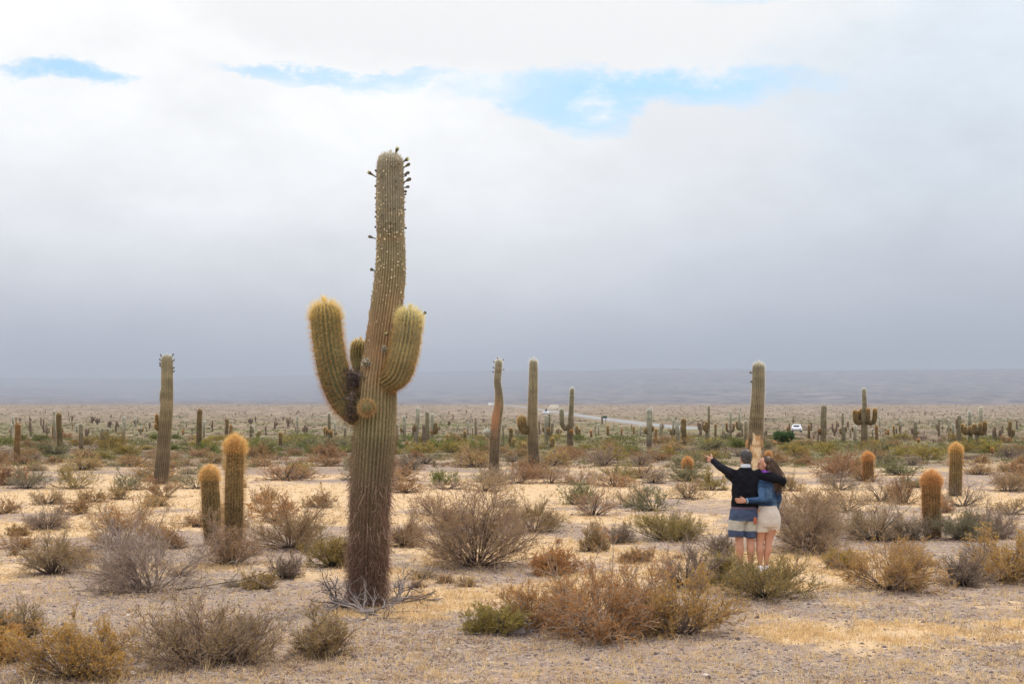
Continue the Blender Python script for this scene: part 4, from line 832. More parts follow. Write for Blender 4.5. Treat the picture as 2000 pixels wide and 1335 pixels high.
for (lookw, sidew, band), lst in tiny.items():
    lst.sort(key=lambda a: a[0])
    for i, (x, o_) in enumerate(lst):
        nth = '' if len(lst) == 1 else f", {ORD[i + 1]} such from the left"
        tag(o_, f"tiny {lookw} cactus on the {sidew} {band} plain{nth}", 'cactus', 'tiny distant cacti on the plain')

# ------------------------------------------------------------------ shrubs
STY = {  # stem base, stem, twig a, twig b, leaf a, leaf b, leaf amount
    'grey':  ((.035, .028, .028), (.13, .10, .095), (.21, .16, .125), (.37, .285, .215), (.38, .25, .12), (.30, .22, .10), .15),
    'brown': ((.04, .028, .025), (.14, .10, .085), (.215, .16, .12), (.42, .315, .215), (.46, .28, .12), (.36, .22, .07), .9),
    'rust':  ((.05, .034, .028), (.16, .10, .07), (.26, .18, .12), (.42, .30, .19), (.36, .20, .075), (.31, .19, .085), 1.4),
    'ochre': ((.05, .038, .034), (.19, .15, .14), (.30, .235, .18), (.44, .34, .24), (.56, .275, .07), (.45, .26, .08), 3.2),
    'olive': ((.03, .026, .022), (.13, .11, .08), (.22, .18, .10), (.30, .24, .14), (.31, .25, .06), (.40, .28, .07), 2.2),
    'green': ((.04, .035, .02), (.12, .12, .05), (.16, .17, .06), (.22, .21, .08), (.15, .18, .045), (.25, .255, .075), 2.4),
    'sage':  ((.04, .035, .03), (.14, .12, .09), (.21, .18, .13), (.28, .25, .18), (.22, .215, .10), (.27, .23, .11), 1.8),
    'bare':  ((.12, .10, .09), (.30, .25, .24), (.45, .38, .36), (.58, .50, .47), (.4, .3, .15), (.4, .3, .1), 0),
}
def polys(P0, D0, L0, k, jit, lift, g):
    n = len(P0); out = [P0]; D = D0
    for q in range(k - 1):
        D = nrm(D + g.normal(size=(n, 3)) * jit + np.array([0, 0, lift])); out.append(out[-1] + D * (L0 / (k - 1))[:, None])
    return np.stack(out, 1)
def shrub_geo(W, H, style, seed, n0=26, n1=6, n2=5, n3=0, rad=.006, leafs=1.0, cheap=False, sprawl=0.0, leaflen=.022, vee=False):
    g = np.random.default_rng(seed); st = STY[style]; a = W / 2
    GT = Geo(); GL = Geo()
    ph = g.uniform(0, 2 * np.pi, n0); ct = g.random(n0) ** (.8 if not vee else .5)
    if vee: th = np.radians(g.uniform(30, 82, n0))
    else: th = np.arccos(np.clip(ct * .95, 0, 1))
    lump = .50 + .95 * vnoise(np.cos(ph) * 1.6 + seed, np.sin(ph) * 1.6 + th * .6, seed)
    tip = np.stack([a * np.sin(th) * np.cos(ph), a * np.sin(th) * np.sin(ph), H * np.maximum(np.cos(th), .08) * 1.0], 1) * lump[:, None] * np.where(g.random((n0, 1)) < .22, g.uniform(1.05, 1.32, (n0, 1)), g.uniform(.62, 1.05, (n0, 1)))
    b0 = np.stack([np.cos(ph), np.sin(ph), 0 * ph], 1) * (a * (.10 + .22 * sprawl) * g.random((n0, 1))); b0[:, 2] = -.02
    k = 6; t = np.linspace(0, 1, k)[None, :, None]
    ctrl = b0 + (tip - b0) * np.array([.35, .35, .5 if not sprawl else .25]); ctrl = ctrl + g.normal(size=ctrl.shape) * a * .06
    S = b0[:, None] * (1 - t) ** 2 + 2 * ctrl[:, None] * t * (1 - t) + tip[:, None] * t ** 2
    S = S + g.normal(size=S.shape) * a * .018 * t
    def put(PL, r0, r1, ca, cb, prism=True):
        n, k_ = PL.shape[:2]; rr = np.linspace(r0, r1, k_); tt = np.linspace(0, 1, k_)
        rnd = g.random((n, 1, 1)); C = (np.array(ca) * (1 - tt[None, :, None]) + np.array(cb) * tt[None, :, None]) * (.7 + .6 * rnd)
        if prism and not cheap:
            GT.prisms(PL[:, :-1].reshape(-1, 3), PL[:, 1:].reshape(-1, 3), np.tile(rr[:-1], n), np.tile(rr[1:], n), C[:, :-1].reshape(-1, 3), C[:, 1:].reshape(-1, 3))
        else: GT.ribbons(PL, rr, C)
    put(S, rad * 1.9, rad * .6, np.array(st[0]) * .8, st[2])
    def kids(PL, m, lmin, lmax, spread, jit, lift, k_, smin=.25):
        n, kk = PL.shape[:2]; idx = np.repeat(np.arange(n), m); f = smin + (1 - smin) * g.random(len(idx)); fi = f * (kk - 1); i = np.minimum(fi.astype(int), kk - 2); fr = (fi - i)[:, None]
        p = PL[idx, i] * (1 - fr) + PL[idx, i + 1] * fr; d = nrm(PL[idx, i + 1] - PL[idx, i]); d = nrm(d + perp(d, g) * spread * g.uniform(.5, 1.3, (len(idx), 1)))
        return polys(p, d, g.uniform(lmin, lmax, len(idx)), k_, jit, lift, g)
    sz = math.sqrt(a * H) 
    K1 = kids(S, n1, .22 * sz, .60 * sz, .6, .22, .10, 5, .3); put(K1, rad * .65, rad * .35, st[1], st[3], prism=True)
    K2 = kids(K1, n2, .12 * sz, .30 * sz, .7, .28, .08, 4, .2); put(K2, rad * .42, rad * .2, st[2], st[3], prism=False)
    last = [K1, K2]
    if n3:
        K3 = kids(K2, n3, .06 * sz, .15 * sz, .8, .3, .05, 3, .1); put(K3, rad * .32, rad * .15, st[2], st[3], prism=False); last = [K2, K3]
    nl = int(leafs * st[6] * (len(last[0]) * 2 + len(last[1])) * 1.0)
    if nl > 0:
        src = np.concatenate([last[0][:, -3:].reshape(-1, 3, 3), last[1][:, -3:].reshape(-1, 3, 3)]) if last[0].shape[1] >= 3 else last[1]
        idx = g.integers(0, len(src), nl); f = g.random((nl, 1)); j = g.integers(0, 2, nl)
        p = src[idx, j] * (1 - f) + src[idx, j + 1] * f; d = nrm(nrm(src[idx, 2] - src[idx, 0]) + g.normal(size=(nl, 3)) * .55)
        # whole sprays share a tint
        tint = g.random(len(src))[idx]; c = lerp(np.tile(st[4], (nl, 1)), np.tile(st[5], (nl, 1)), tint) * (.65 + .7 * g.random((nl, 1)))
        GL.blades(p, d, leaflen * g.uniform(.5, 1.4, nl), leaflen * .13 * g.uniform(.8, 1.5, nl), c, c * 1.1)
    for G_ in (GT, GL):
        for q in range(len(G_.V)): G_.V[q][:, 2] = np.maximum(G_.V[q][:, 2], -.03 + 0 * G_.V[q][:, 2])
    return GT, (GL if nl > 0 else None)
def put_shrub(name, mt, ml, loc, rz=0., sc=(1, 1, 1), label='', group=None, cat='shrub'):
    r = empty(name, loc, rz); r.scale = sc; obj('branches', mt, r, 'stuff')
    if ml: obj('foliage', ml, r, 'stuff')
    tag(r, label, cat, group); return r
HERO = [ # x, base, width, height, style, label, (options)
 (28, 1268, 125, 105, 'brown', 'bare purplish-brown shrub cut by the left edge of the picture', {}),
 (10, 1292, 90, 70, 'ochre', 'small ochre-leaved shrub in the bottom left corner at the edge', {}),
 (150, 1322, 215, 135, 'ochre', 'sprawling ochre shrub with grey twisted stems at the bottom left', dict(sprawl=.6)),
 (405, 1296, 285, 112, 'brown', 'wide thicket of upright reddish-brown twigs at the lower left', dict(sprawl=1.4, n0=60)),
 (636, 1280, 120, 88, 'brown', 'rounded reddish-brown twig shrub left of the giant cactus foot', dict(n0=34)),
 (300, 1153, 310, 130, 'grey', 'large sprawling grey-twigged shrub below the shaggy pair of cacti', dict(sprawl=.7, n0=40)),
 (235, 1072, 170, 92, 'ochre', 'orange-brown shrub with pale dead branches in front of it', {}),
 (100, 1122, 120, 88, 'brown', 'upright dry brown shrub at the left, left of the sprawling grey one', dict(n0=34)),
 (93, 1035, 95, 44, 'grey', 'low dark grey shrub alone on pale sand at the left', dict(n0=34)),
 (36, 1048, 36, 20, 'brown', 'tiny brown shrub beside the low dark grey one', {}),
 (455, 1102, 140, 75, 'brown', 'reddish-grey shrub wrapped round the feet of the shaggy pair', dict(sprawl=.6)),
 (566, 1072, 170, 95, 'rust', 'rusty shrub midway between the shaggy pair and the giant cactus', dict(n0=34)),
 (555, 1130, 84, 48, 'grey', 'small grey shrub below the rusty one left of the giant cactus', {}),
 (650, 1108, 95, 66, 'olive', 'olive-tinted small shrub behind the left side of the giant cactus foot', {}),
 (505, 1150, 60, 30, 'brown', 'tiny brown twig tuft left of the giant cactus foot', {}),
 (930, 1106, 235, 160, 'brown', 'large dense rounded shrub of grey and ochre twigs right of the giant cactus', dict(n0=60, leafs=1.6)),
 (1042, 1040, 120, 66, 'rust', 'rusty shrub directly behind the large dense one', {}),
 (1175, 1240, 250, 132, 'ochre', 'broad orange shrub with twisted grey stems, centre foreground', dict(sprawl=1.0, n0=44)),
 (970, 1236, 120, 56, 'olive', 'low olive shrub at the left end of the broad orange one', dict(sprawl=.8)),
 (1060, 1222, 190, 95, 'ochre', 'orange shrub filling the left half of the foreground thicket', dict(sprawl=.7)),
 (1330, 1238, 200, 112, 'ochre', 'orange-brown shrub at the right end of the foreground thicket', dict(sprawl=.8)),
 (1085, 1122, 105, 56, 'ochre', 'small brown-orange shrub between the dense rounded one and the foreground thicket', {}),
 (1340, 1150, 150, 96, 'grey', 'open grey twig shrub left of the couple\'s legs', dict(n0=22)),
 (1398, 1140, 90, 62, 'olive', 'small olive shrub just left of the fan-shaped one', {}),
 (1492, 1168, 185, 84, 'olive', 'fan-shaped olive shrub with blackened stems hiding the couple\'s feet', dict(vee=True, n0=34, leafs=.75)),
 (1572, 1078, 170, 125, 'brown', 'large dense purplish shrub right behind the woman', dict(n0=56)),
 (1735, 1152, 190, 92, 'ochre', 'ochre shrub with bare lower stems below the stout tufted cactus', dict(n0=30)),
 (1640, 1112, 66, 34, 'olive', 'small olive sprig shrub left of the ochre one', {}),
 (1882, 1146, 90, 66, 'grey', 'dense grey twig ball shrub at the lower right', dict(n0=36)),
 (1965, 1136, 150, 90, 'ochre', 'orange shrub with dark stems at the right edge', dict(n0=30)),
 (1708, 1056, 140, 76, 'brown', 'grey-brown shrub left of the stout tufted cactus', dict(n0=36)),
 (1770, 1055, 100, 50, 'grey', 'grey twiggy shrub touching the left side of the stout tufted cactus', {}),
 (1875, 1055, 115, 60, 'sage', 'sage-coloured shrub touching the right side of the stout tufted cactus', {}),
 (1940, 1052, 120, 64, 'grey', 'mauve-grey rounded shrub near the right edge', dict(n0=36)),
 (848, 1008, 120, 62, 'brown', 'brown twig shrub right of the giant cactus trunk in mid-ground', {}),
 (1158, 1008, 96, 60, 'brown', 'brown shrub on pale sand in the middle of the picture', {}),
 (1240, 990, 110, 46, 'brown', 'low tan shrub behind the middle brown one', {}),
 (1275, 998, 90, 50, 'sage', 'grey-green shrub in front of the short orange cactus', {}),
 (1312, 1056, 150, 54, 'olive', 'spreading brown-olive shrub left of the couple', dict(sprawl=.7, n0=36)),
 (1155, 1078, 60, 62, 'brown', 'small upright reddish shrub in the centre', {}),
 (1212, 1062, 74, 42, 'grey', 'small grey shrub beside the upright reddish one', {}),
 (1345, 975, 90, 44, 'brown', 'bare twiggy shrub at the foot of the short orange cactus', {}),
 (1580, 1010, 120, 62, 'rust', 'orange-grey shrub to the right of the woman at hip height', dict(n0=34)),
 (1655, 1000, 100, 54, 'brown', 'purple-brown shrub below the short rusty-capped cactus', {}),
 (1720, 980, 110, 50, 'brown', 'tangled brown shrub right of the short rusty-capped cactus', {}),
 (1765, 985, 80, 50, 'rust', 'rust shrub left of the golden-green column cactus', {}),
 (1880, 990, 120, 48, 'grey', 'dark grey shrub at the foot of the golden-green column cactus', {}),
 (1968, 960, 85, 36, 'brown', 'low brown dome shrub near the right edge on sand', dict(n0=34)),
 (1975, 1005, 90, 34, 'brown', 'low twiggy shrub at the right edge', {}),
 (1205, 940, 86, 46, 'olive', 'olive shrub on pale sand left of the short orange cactus', {}),
 (862, 948, 62, 32, 'green', 'bright green low shrub right of the giant cactus', {}),
 (875, 956, 80, 18, 'grey', 'low grey mat shrub beneath the bright green one', {}),
 (800, 918, 54, 36, 'grey', 'dark grey round shrub right of the giant cactus trunk', dict(n0=34)),
 (932, 888, 48, 34, 'green', 'vivid green bush left of the crooked scarred cactus', {}),
 (1225, 888, 58, 30, 'green', 'vivid green mound bush right of the middle', {}),
 (1202, 861, 34, 14, 'green', 'small deep green bush near the road', {}),
 (945, 960, 110, 46, 'brown', 'brown shrub at the foot of the crooked scarred cactus', {}),
 (1010, 945, 90, 40, 'rust', 'rust shrub between the two tall central cacti', {}),
 (1075, 945, 110, 36, 'brown', 'grey-brown shrub right of the tall straight cactus', {}),
 (1130, 948, 80, 30, 'brown', 'low pinkish shrub right of the tall straight cactus', {}),
 (320, 972, 90, 36, 'rust', 'rust twiggy shrub at the foot of the tall thick left-hand cactus', {}),
 (385, 955, 80, 42, 'sage', 'grey-green shrub right of the tall thick left-hand cactus', {}),
 (250, 958, 80, 34, 'sage', 'grey-green shrub left of the tall thick left-hand cactus', {}),
 (145, 955, 120, 44, 'olive', 'large olive-grey shrub at the left', {}),
 (50, 955, 100, 54, 'sage', 'tall grey-green shrub at the far left', {}),
 (95, 985, 90, 30, 'brown', 'low brown shrub on the sand at the left', {}),
 (180, 982, 80, 26, 'rust', 'low rust shrub on the sand at the left', {}),
 (235, 976, 50, 28, 'brown', 'small brown twig shrub on the sand left of centre', {}),
 (145, 1005, 70, 24, 'rust', 'small rust shrub above the low dark grey one', {}),
 (305, 990, 70, 22, 'brown', 'low faded shrub below the tall thick left-hand cactus', {}),
 (575, 935, 80, 34, 'olive', 'olive shrub left of the giant cactus on pale ground', {}),
 (625, 992, 80, 34, 'rust', 'rusty feathery shrub left of the giant cactus', {}),
 (520, 985, 60, 34, 'brown', 'small brown shrub right of the shaggy pair', {}),
 (540, 1020, 90, 60, 'ochre', 'ochre shrub right of the shaggy pair', {}),
 (790, 1068, 95, 66, 'brown', 'dry brown shrub touching the right side of the giant cactus trunk', {}),
 (885, 1030, 80, 40, 'brown', 'tan shrub behind the left of the large dense rounded one', {}),
 (1405, 1085, 70, 40, 'grey', 'thin grey shrub left of the man\'s legs', {}),
 (1240, 1100, 70, 26, 'brown', 'faint small twig shrub on gravel in the centre', {}),
 (1615, 1045, 70, 46, 'brown', 'purple-brown shrub right of the large dense one behind the woman', {}),
 (1830, 1002, 60, 34, 'brown', 'small shrub between the tufted cactus and the golden-green column', {}),
 (1545, 960, 70, 40, 'rust', 'dull rust shrub just right of the woman\'s head', {}),
 (1640, 958, 90, 42, 'grey', 'grey-mauve shrub left of the short rusty-capped cactus', {}),
 (1390, 958, 80, 36, 'olive', 'olive-green shrub just left of the man', {}),
]
for i, (x, yb, w, h, sty, lab, op) in enumerate(HERO):
    p = ground_at(x, yb - 2); s = p[1] / F; W_, H_ = w * s, h * s * .84
    near = p[1] < 30
    op = dict(op); n0 = op.pop('n0', 28 if near else 20)
    GT, GL = shrub_geo(W_, H_, sty, 100 + i, n0=n0, n1=7 if near else 6, n2=6 if near else 4, n3=3 if near else 2, rad=(.0065 if near else .008), leaflen=.024 if near else .04, leafs=op.pop('leafs', 1.0) * (1.3 if near else 1.0), cheap=not near, **op)
    put_shrub('desert_shrub', GT.mesh('branches', [M_TWIG]), GL.mesh('foliage', [M_LEAF]) if GL else None, p, 0, (1, 1, 1), lab, 'dry shrubs growing on the desert floor')

# shared shrubs of the middle band
TPL = defaultdict(list)
for sty in ('brown', 'rust', 'olive', 'green', 'sage', 'grey'):
    for k in range(3):
        GT, GL = shrub_geo(1.8, .75, sty, 700 + k + len(TPL) * 10, n0=34, n1=5, n2=4, rad=.013, leaflen=.085, leafs=2.0, cheap=True)
        TPL[sty].append((GT.mesh('branches', [M_TWIG]), GL.mesh('foliage', [M_LEAF]) if GL else None))
gr = np.random.default_rng(2024)
WORD = {'brown': 'brown', 'rust': 'rust-red', 'olive': 'olive', 'green': 'fresh green', 'sage': 'grey-green', 'grey': 'mauve-grey'}
band = []
tries = 0
while len(band) < 216 and tries < 4000:
    tries += 1
    u = gr.random(); x = gr.uniform(-20, 2020)
    if u < .55: y = gr.uniform(872, 912)
    elif u < .82: y = gr.uniform(950, 1150)
    elif u < .90: y = gr.uniform(908, 950)
    else: y = gr.uniform(856, 872)
    w = gr.uniform(34, 78) * (y - 790) / 100; h = w * gr.uniform(.26, .42) * (1 if y > 905 else .85)
    if y > 950:
        w = gr.uniform(30, 84); h = w * gr.uniform(.3, .48)
        if any(abs(x - q[0]) < .45 * (w + q[2]) and abs(y - q[1]) < 22 for q in HERO) or 1380 < x < 1560 or 660 < x < 790: continue
    if any(abs(x - b[0]) < .38 * (w + b[2]) / 1 and abs(y - b[1]) < 7 for b in band): continue
    if 1425 < x < 1520 and y > 905: continue
    nz = float(fbm(x / 130, y / 16, 5, 3)); gg = float(fbm(x / 90 + 50, y / 20, 6, 3))
    if y > 908: sty = gr.choice(['brown', 'rust', 'grey', 'sage'], p=[.4, .25, .2, .15])
    elif y > 890: sty = gr.choice(['rust', 'brown', 'grey', 'olive'], p=[.38, .27, .20, .15])
    elif gg > .5: sty = gr.choice(['green', 'olive', 'sage', 'rust'], p=[.38, .32, .15, .15])
    else: sty = gr.choice(['olive', 'rust', 'sage', 'brown', 'green'], p=[.32, .26, .18, .14, .10])
    band.append((x, y, w, h, str(sty)))
groups = defaultdict(list)
for b in band:
    l, side = where(b[0]); groups[(l[2], side, b[4])].append((abs(b[0] - l[0]), b))
for (lm, side, sty), lst in groups.items():
    lst.sort(key=lambda a: a[0])
    for i, (dd, b) in enumerate(lst):
        x, y, w, h, _ = b; p = ground_at(x, y); s = p[1] / F; mt, ml = TPL[sty][int(gr.integers(0, 3))]
        sx = w * s / 1.8; sz = h * s / .75
        size = 'tiny' if w < 34 else ('small' if w < 50 else 'broad')
        nth = '' if len(lst) == 1 else f"{ORD[min(i + 1, 20)]} such "
        put_shrub('scrub_bush', mt, ml, p, gr.uniform(0, 6.28), (sx, sx, sz), f"{size} {WORD[sty]} bush {'in mid-distance' if y < 940 else 'on nearer sand'}, {nth}{side} of {lm}", 'low bushes covering the mid-distance')

def shade_debris():  # twig litter added under shrubs, its dark colour standing in for contact shade
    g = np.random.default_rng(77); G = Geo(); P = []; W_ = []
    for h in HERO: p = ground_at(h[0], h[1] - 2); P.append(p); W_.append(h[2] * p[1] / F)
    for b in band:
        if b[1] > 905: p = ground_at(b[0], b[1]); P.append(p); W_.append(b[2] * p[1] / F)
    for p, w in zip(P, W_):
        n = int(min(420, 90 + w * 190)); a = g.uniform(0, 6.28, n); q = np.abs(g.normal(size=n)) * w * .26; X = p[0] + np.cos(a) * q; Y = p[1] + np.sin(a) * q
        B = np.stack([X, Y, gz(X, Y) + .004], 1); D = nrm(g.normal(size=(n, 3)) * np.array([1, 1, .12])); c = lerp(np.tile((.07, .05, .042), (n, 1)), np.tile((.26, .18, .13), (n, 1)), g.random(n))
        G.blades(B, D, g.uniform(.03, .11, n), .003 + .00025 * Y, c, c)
    o_ = obj('shade_litter', G.mesh('shade_litter', [M_TWIG]), None, 'stuff'); o_['label'] = 'fallen twigs and leaves under the shrubs, coloured dark as contact shade'; o_['category'] = 'litter'
shade_debris()
# dark green shrub tree near the car
def shrub_tree():
    p = ground_at(1532, 868); s = p[1] / F; r = empty('small_tree', p); tag(r, 'small dark green tree right of the couple in front of the white car', 'tree')
    g = np.random.default_rng(4); G = Geo()
    tips = []
    for k in range(7):
        a = g.uniform(0, 6.28); e = np.array([math.cos(a) * 13 * s * g.uniform(.4, 1), math.sin(a) * 8 * s, g.uniform(10, 20) * s]); m = np.array([e[0] * .3, e[1] * .3, e[2] * .45])
        pts = np.array([[0, 0, -.05], m, e]); G.prisms(pts[:-1], pts[1:], [.10, .06], [.06, .02], np.tile((.06, .045, .03), (2, 1)), np.tile((.08, .06, .04), (2, 1)), k=6); tips.append(e)
    obj('trunk', G.mesh('tree_trunk', [M_WOOD]), r)
    G = Geo()
    for e in tips + [t * .8 for t in tips]:
        n = 420; q = g.normal(size=(n, 3)) * np.array([4.2, 3.5, 2.3]) * s + e; q[:, 2] = np.maximum(q[:, 2], 1.5 * s); c = lerp(np.tile((.03, .075, .025), (n, 1)), np.tile((.10, .16, .05), (n, 1)), g.random(n))
        G.blades(q, nrm(g.normal(size=(n, 3))), np.full(n, .16), np.full(n, .05), c, c)
    obj('crown', G.mesh('crown', [M_LEAF]), r, 'stuff')
shrub_tree()

# dead branches: at the giant cactus foot and on the left shrub
def dead_branches(px, py, n0, W_, H_, label, seed, colmul=1.0, flat=False, thick=.012):
    p = ground_at(px, py); g = np.random.default_rng(seed); G = Geo()
    ph = g.uniform(0, 6.28, n0); D = nrm(np.stack([np.cos(ph), np.sin(ph) * .7, g.uniform(.05, .5 if flat else .9, n0)], 1))
    S = polys(np.stack([np.cos(ph) * .05, np.sin(ph) * .05, 0 * ph + .02], 1), D, g.uniform(.5, 1, n0) * W_ / 2, 8, .22, .0, g)
    def put(PL, r0, r1):
        n, k = PL.shape[:2]; PL[..., 2] = np.maximum(PL[..., 2], .008); rr = np.linspace(r0, r1, k); c = lerp(np.tile((.12, .095, .088), (n, 1)), np.tile((.34, .285, .26), (n, 1)), g.random(n)) * colmul
        C = np.repeat(c[:, None], k - 1, 1).reshape(-1, 3); G.prisms(PL[:, :-1].reshape(-1, 3), PL[:, 1:].reshape(-1, 3), np.tile(rr[:-1], n), np.tile(rr[1:], n), C, C, k=4)
    put(S, thick, thick * .35)
    G.prisms(np.array([[-.09, 0, .02], [0, 0, -.05]]), np.array([[.09, 0, .03], [0, .02, .08]]), [.05, .06], [.05, .04], np.tile((.2, .16, .14), (2, 1)), np.tile((.2, .16, .14), (2, 1)), k=7)
    def kids(PL, m, l0, l1):
        idx = np.repeat(np.arange(len(PL)), m); i = g.integers(2, PL.shape[1] - 1, len(idx)); d = nrm(PL[idx, i] - PL[idx, i - 1]); d = nrm(d + perp(d, g) * .7)
        return polys(PL[idx, i], d, g.uniform(l0, l1, len(idx)), 5, .3, .03, g)
    K = kids(S, 4, .12 * W_, .28 * W_); put(K, thick * .5, thick * .22); K2 = kids(K, 3, .05 * W_, .14 * W_); put(K2, thick * .28, thick * .12)
    o_ = obj('dead_branches', G.mesh('dead_branches', [M_TWIG]), None, loc=p); tag(o_, label, 'dead branches')
dead_branches(717, 1200, 13, 1.5, .4, 'bleached dead branches spread round the foot of the giant cactus', 8, flat=True)
dead_branches(775, 1178, 9, 1.2, .5, 'grey bare branches fanning out right of the giant cactus foot', 12, .7)
dead_branches(668, 1185, 8, 1.0, .5, 'dark bare branches reaching left from the giant cactus foot', 14, .55)
dead_branches(238, 1080, 8, 1.25, .7, 'pale silvery dead branches standing in the orange-brown left shrub', 15, 1.15)
dead_branches(1010, 1240, 7, .9, .2, 'short bleached branch lying at the edge of the foreground thicket', 17, 1.0, flat=True)
def log(px, py, a, L_, r0, lab):
    p = ground_at(px, py); g = np.random.default_rng(int(px)); G = Geo(); n = 7; t = np.linspace(-.5, .5, n); P = np.stack([np.cos(a) * t * L_, np.sin(a) * t * L_, r0 + g.normal(size=n) * r0 * .3 + (t + .5) * .06], 1)
    rr = np.linspace(r0, r0 * .6, n); C = np.tile((.33, .29, .28), (n - 1, 1)) * g.uniform(.7, 1.2, (n - 1, 1)); G.prisms(P[:-1], P[1:], rr[:-1], rr[1:], C, C, k=7)
    tag(obj('fallen_log', G.mesh('fallen_log', [M_WOOD]), None, loc=p), lab, 'log')
log(178, 1078, .35, .26, .028, 'short weathered piece of wood on the sand left of the silvery branches')
log(1985, 1098, .6, .5, .05, 'grey weathered log lying inside the orange shrub at the right edge')

# ------------------------------------------------------------------ ground litter (uncountable)
def band_cover():
    g = np.random.default_rng(57); n = 7500; py = g.uniform(852, 912, n); px = g.uniform(-60, 2060, n)
    cov = fbm(px / 45, py / 4.5, 191, 3) + .08 * np.clip((895 - py) / 30, -1, .6); keep = cov > .47; py, px = py[keep], px[keep]; n = len(px)
    dd = _sd_; zc = np.interp(dd, _gd, _gz); yy = HY + F * (CH - zc) / dd; order = np.argsort(yy); dist = np.interp(py, yy[order], dd[order]); x = (px - 1000) / F * dist
    s = dist / F; per = 24; w = g.uniform(5, 13, n) * s; h = g.uniform(3, 9, n) * s
    X = np.repeat(x, per) + g.normal(size=n * per) * np.repeat(w, per) * .5; Y = np.repeat(dist, per) + g.normal(size=n * per) * np.repeat(w, per) * .5
    P = np.stack([X, Y, gz(X, Y) - .02 + np.repeat(h, per) * .5 * g.random(n * per)], 1); m = len(X); D = nrm(g.normal(size=(m, 3)) * np.array([.8, .5, .3]) + np.array([0, 0, .9]))
    gn = fbm(px / 100, py / 10, 193, 3); up = np.clip((888 - py) / 25, 0, 1); k = g.random(n)
    base = np.where((gn + .14 * up > .47)[:, None], lerp(np.tile((.14, .135, .05), (n, 1)), np.tile((.25, .235, .085), (n, 1)), k), np.where((k > .55)[:, None], lerp(np.tile((.25, .145, .075), (n, 1)), np.tile((.34, .21, .11), (n, 1)), g.random(n)), lerp(np.tile((.17, .125, .11), (n, 1)), np.tile((.30, .22, .18), (n, 1)), g.random(n))))
    c = np.repeat(base, per, 0) * g.uniform(.6, 1.3, (m, 1)); G = Geo(); G.blades(P, D, np.repeat(h, per) * g.uniform(.3, .9, m), np.repeat(s, per) * g.uniform(.3, .7, m), c * .8, c * 1.1)
    o_ = obj('ground_cover', G.mesh('ground_cover', [M_TWIG]), None, 'stuff'); o_['label'] = 'low rust and green ground cover matting the mid-distance'; o_['category'] = 'ground cover'
band_cover()
def screen_pts(n, y0, y1, g, pw=1.0):
    py = y0 + (y1 - y0) * g.random(n) ** pw; px = g.uniform(-60, 2060, n); d = F * CH / (py - HY); x = (px - 1000) / F * d
    return x, d
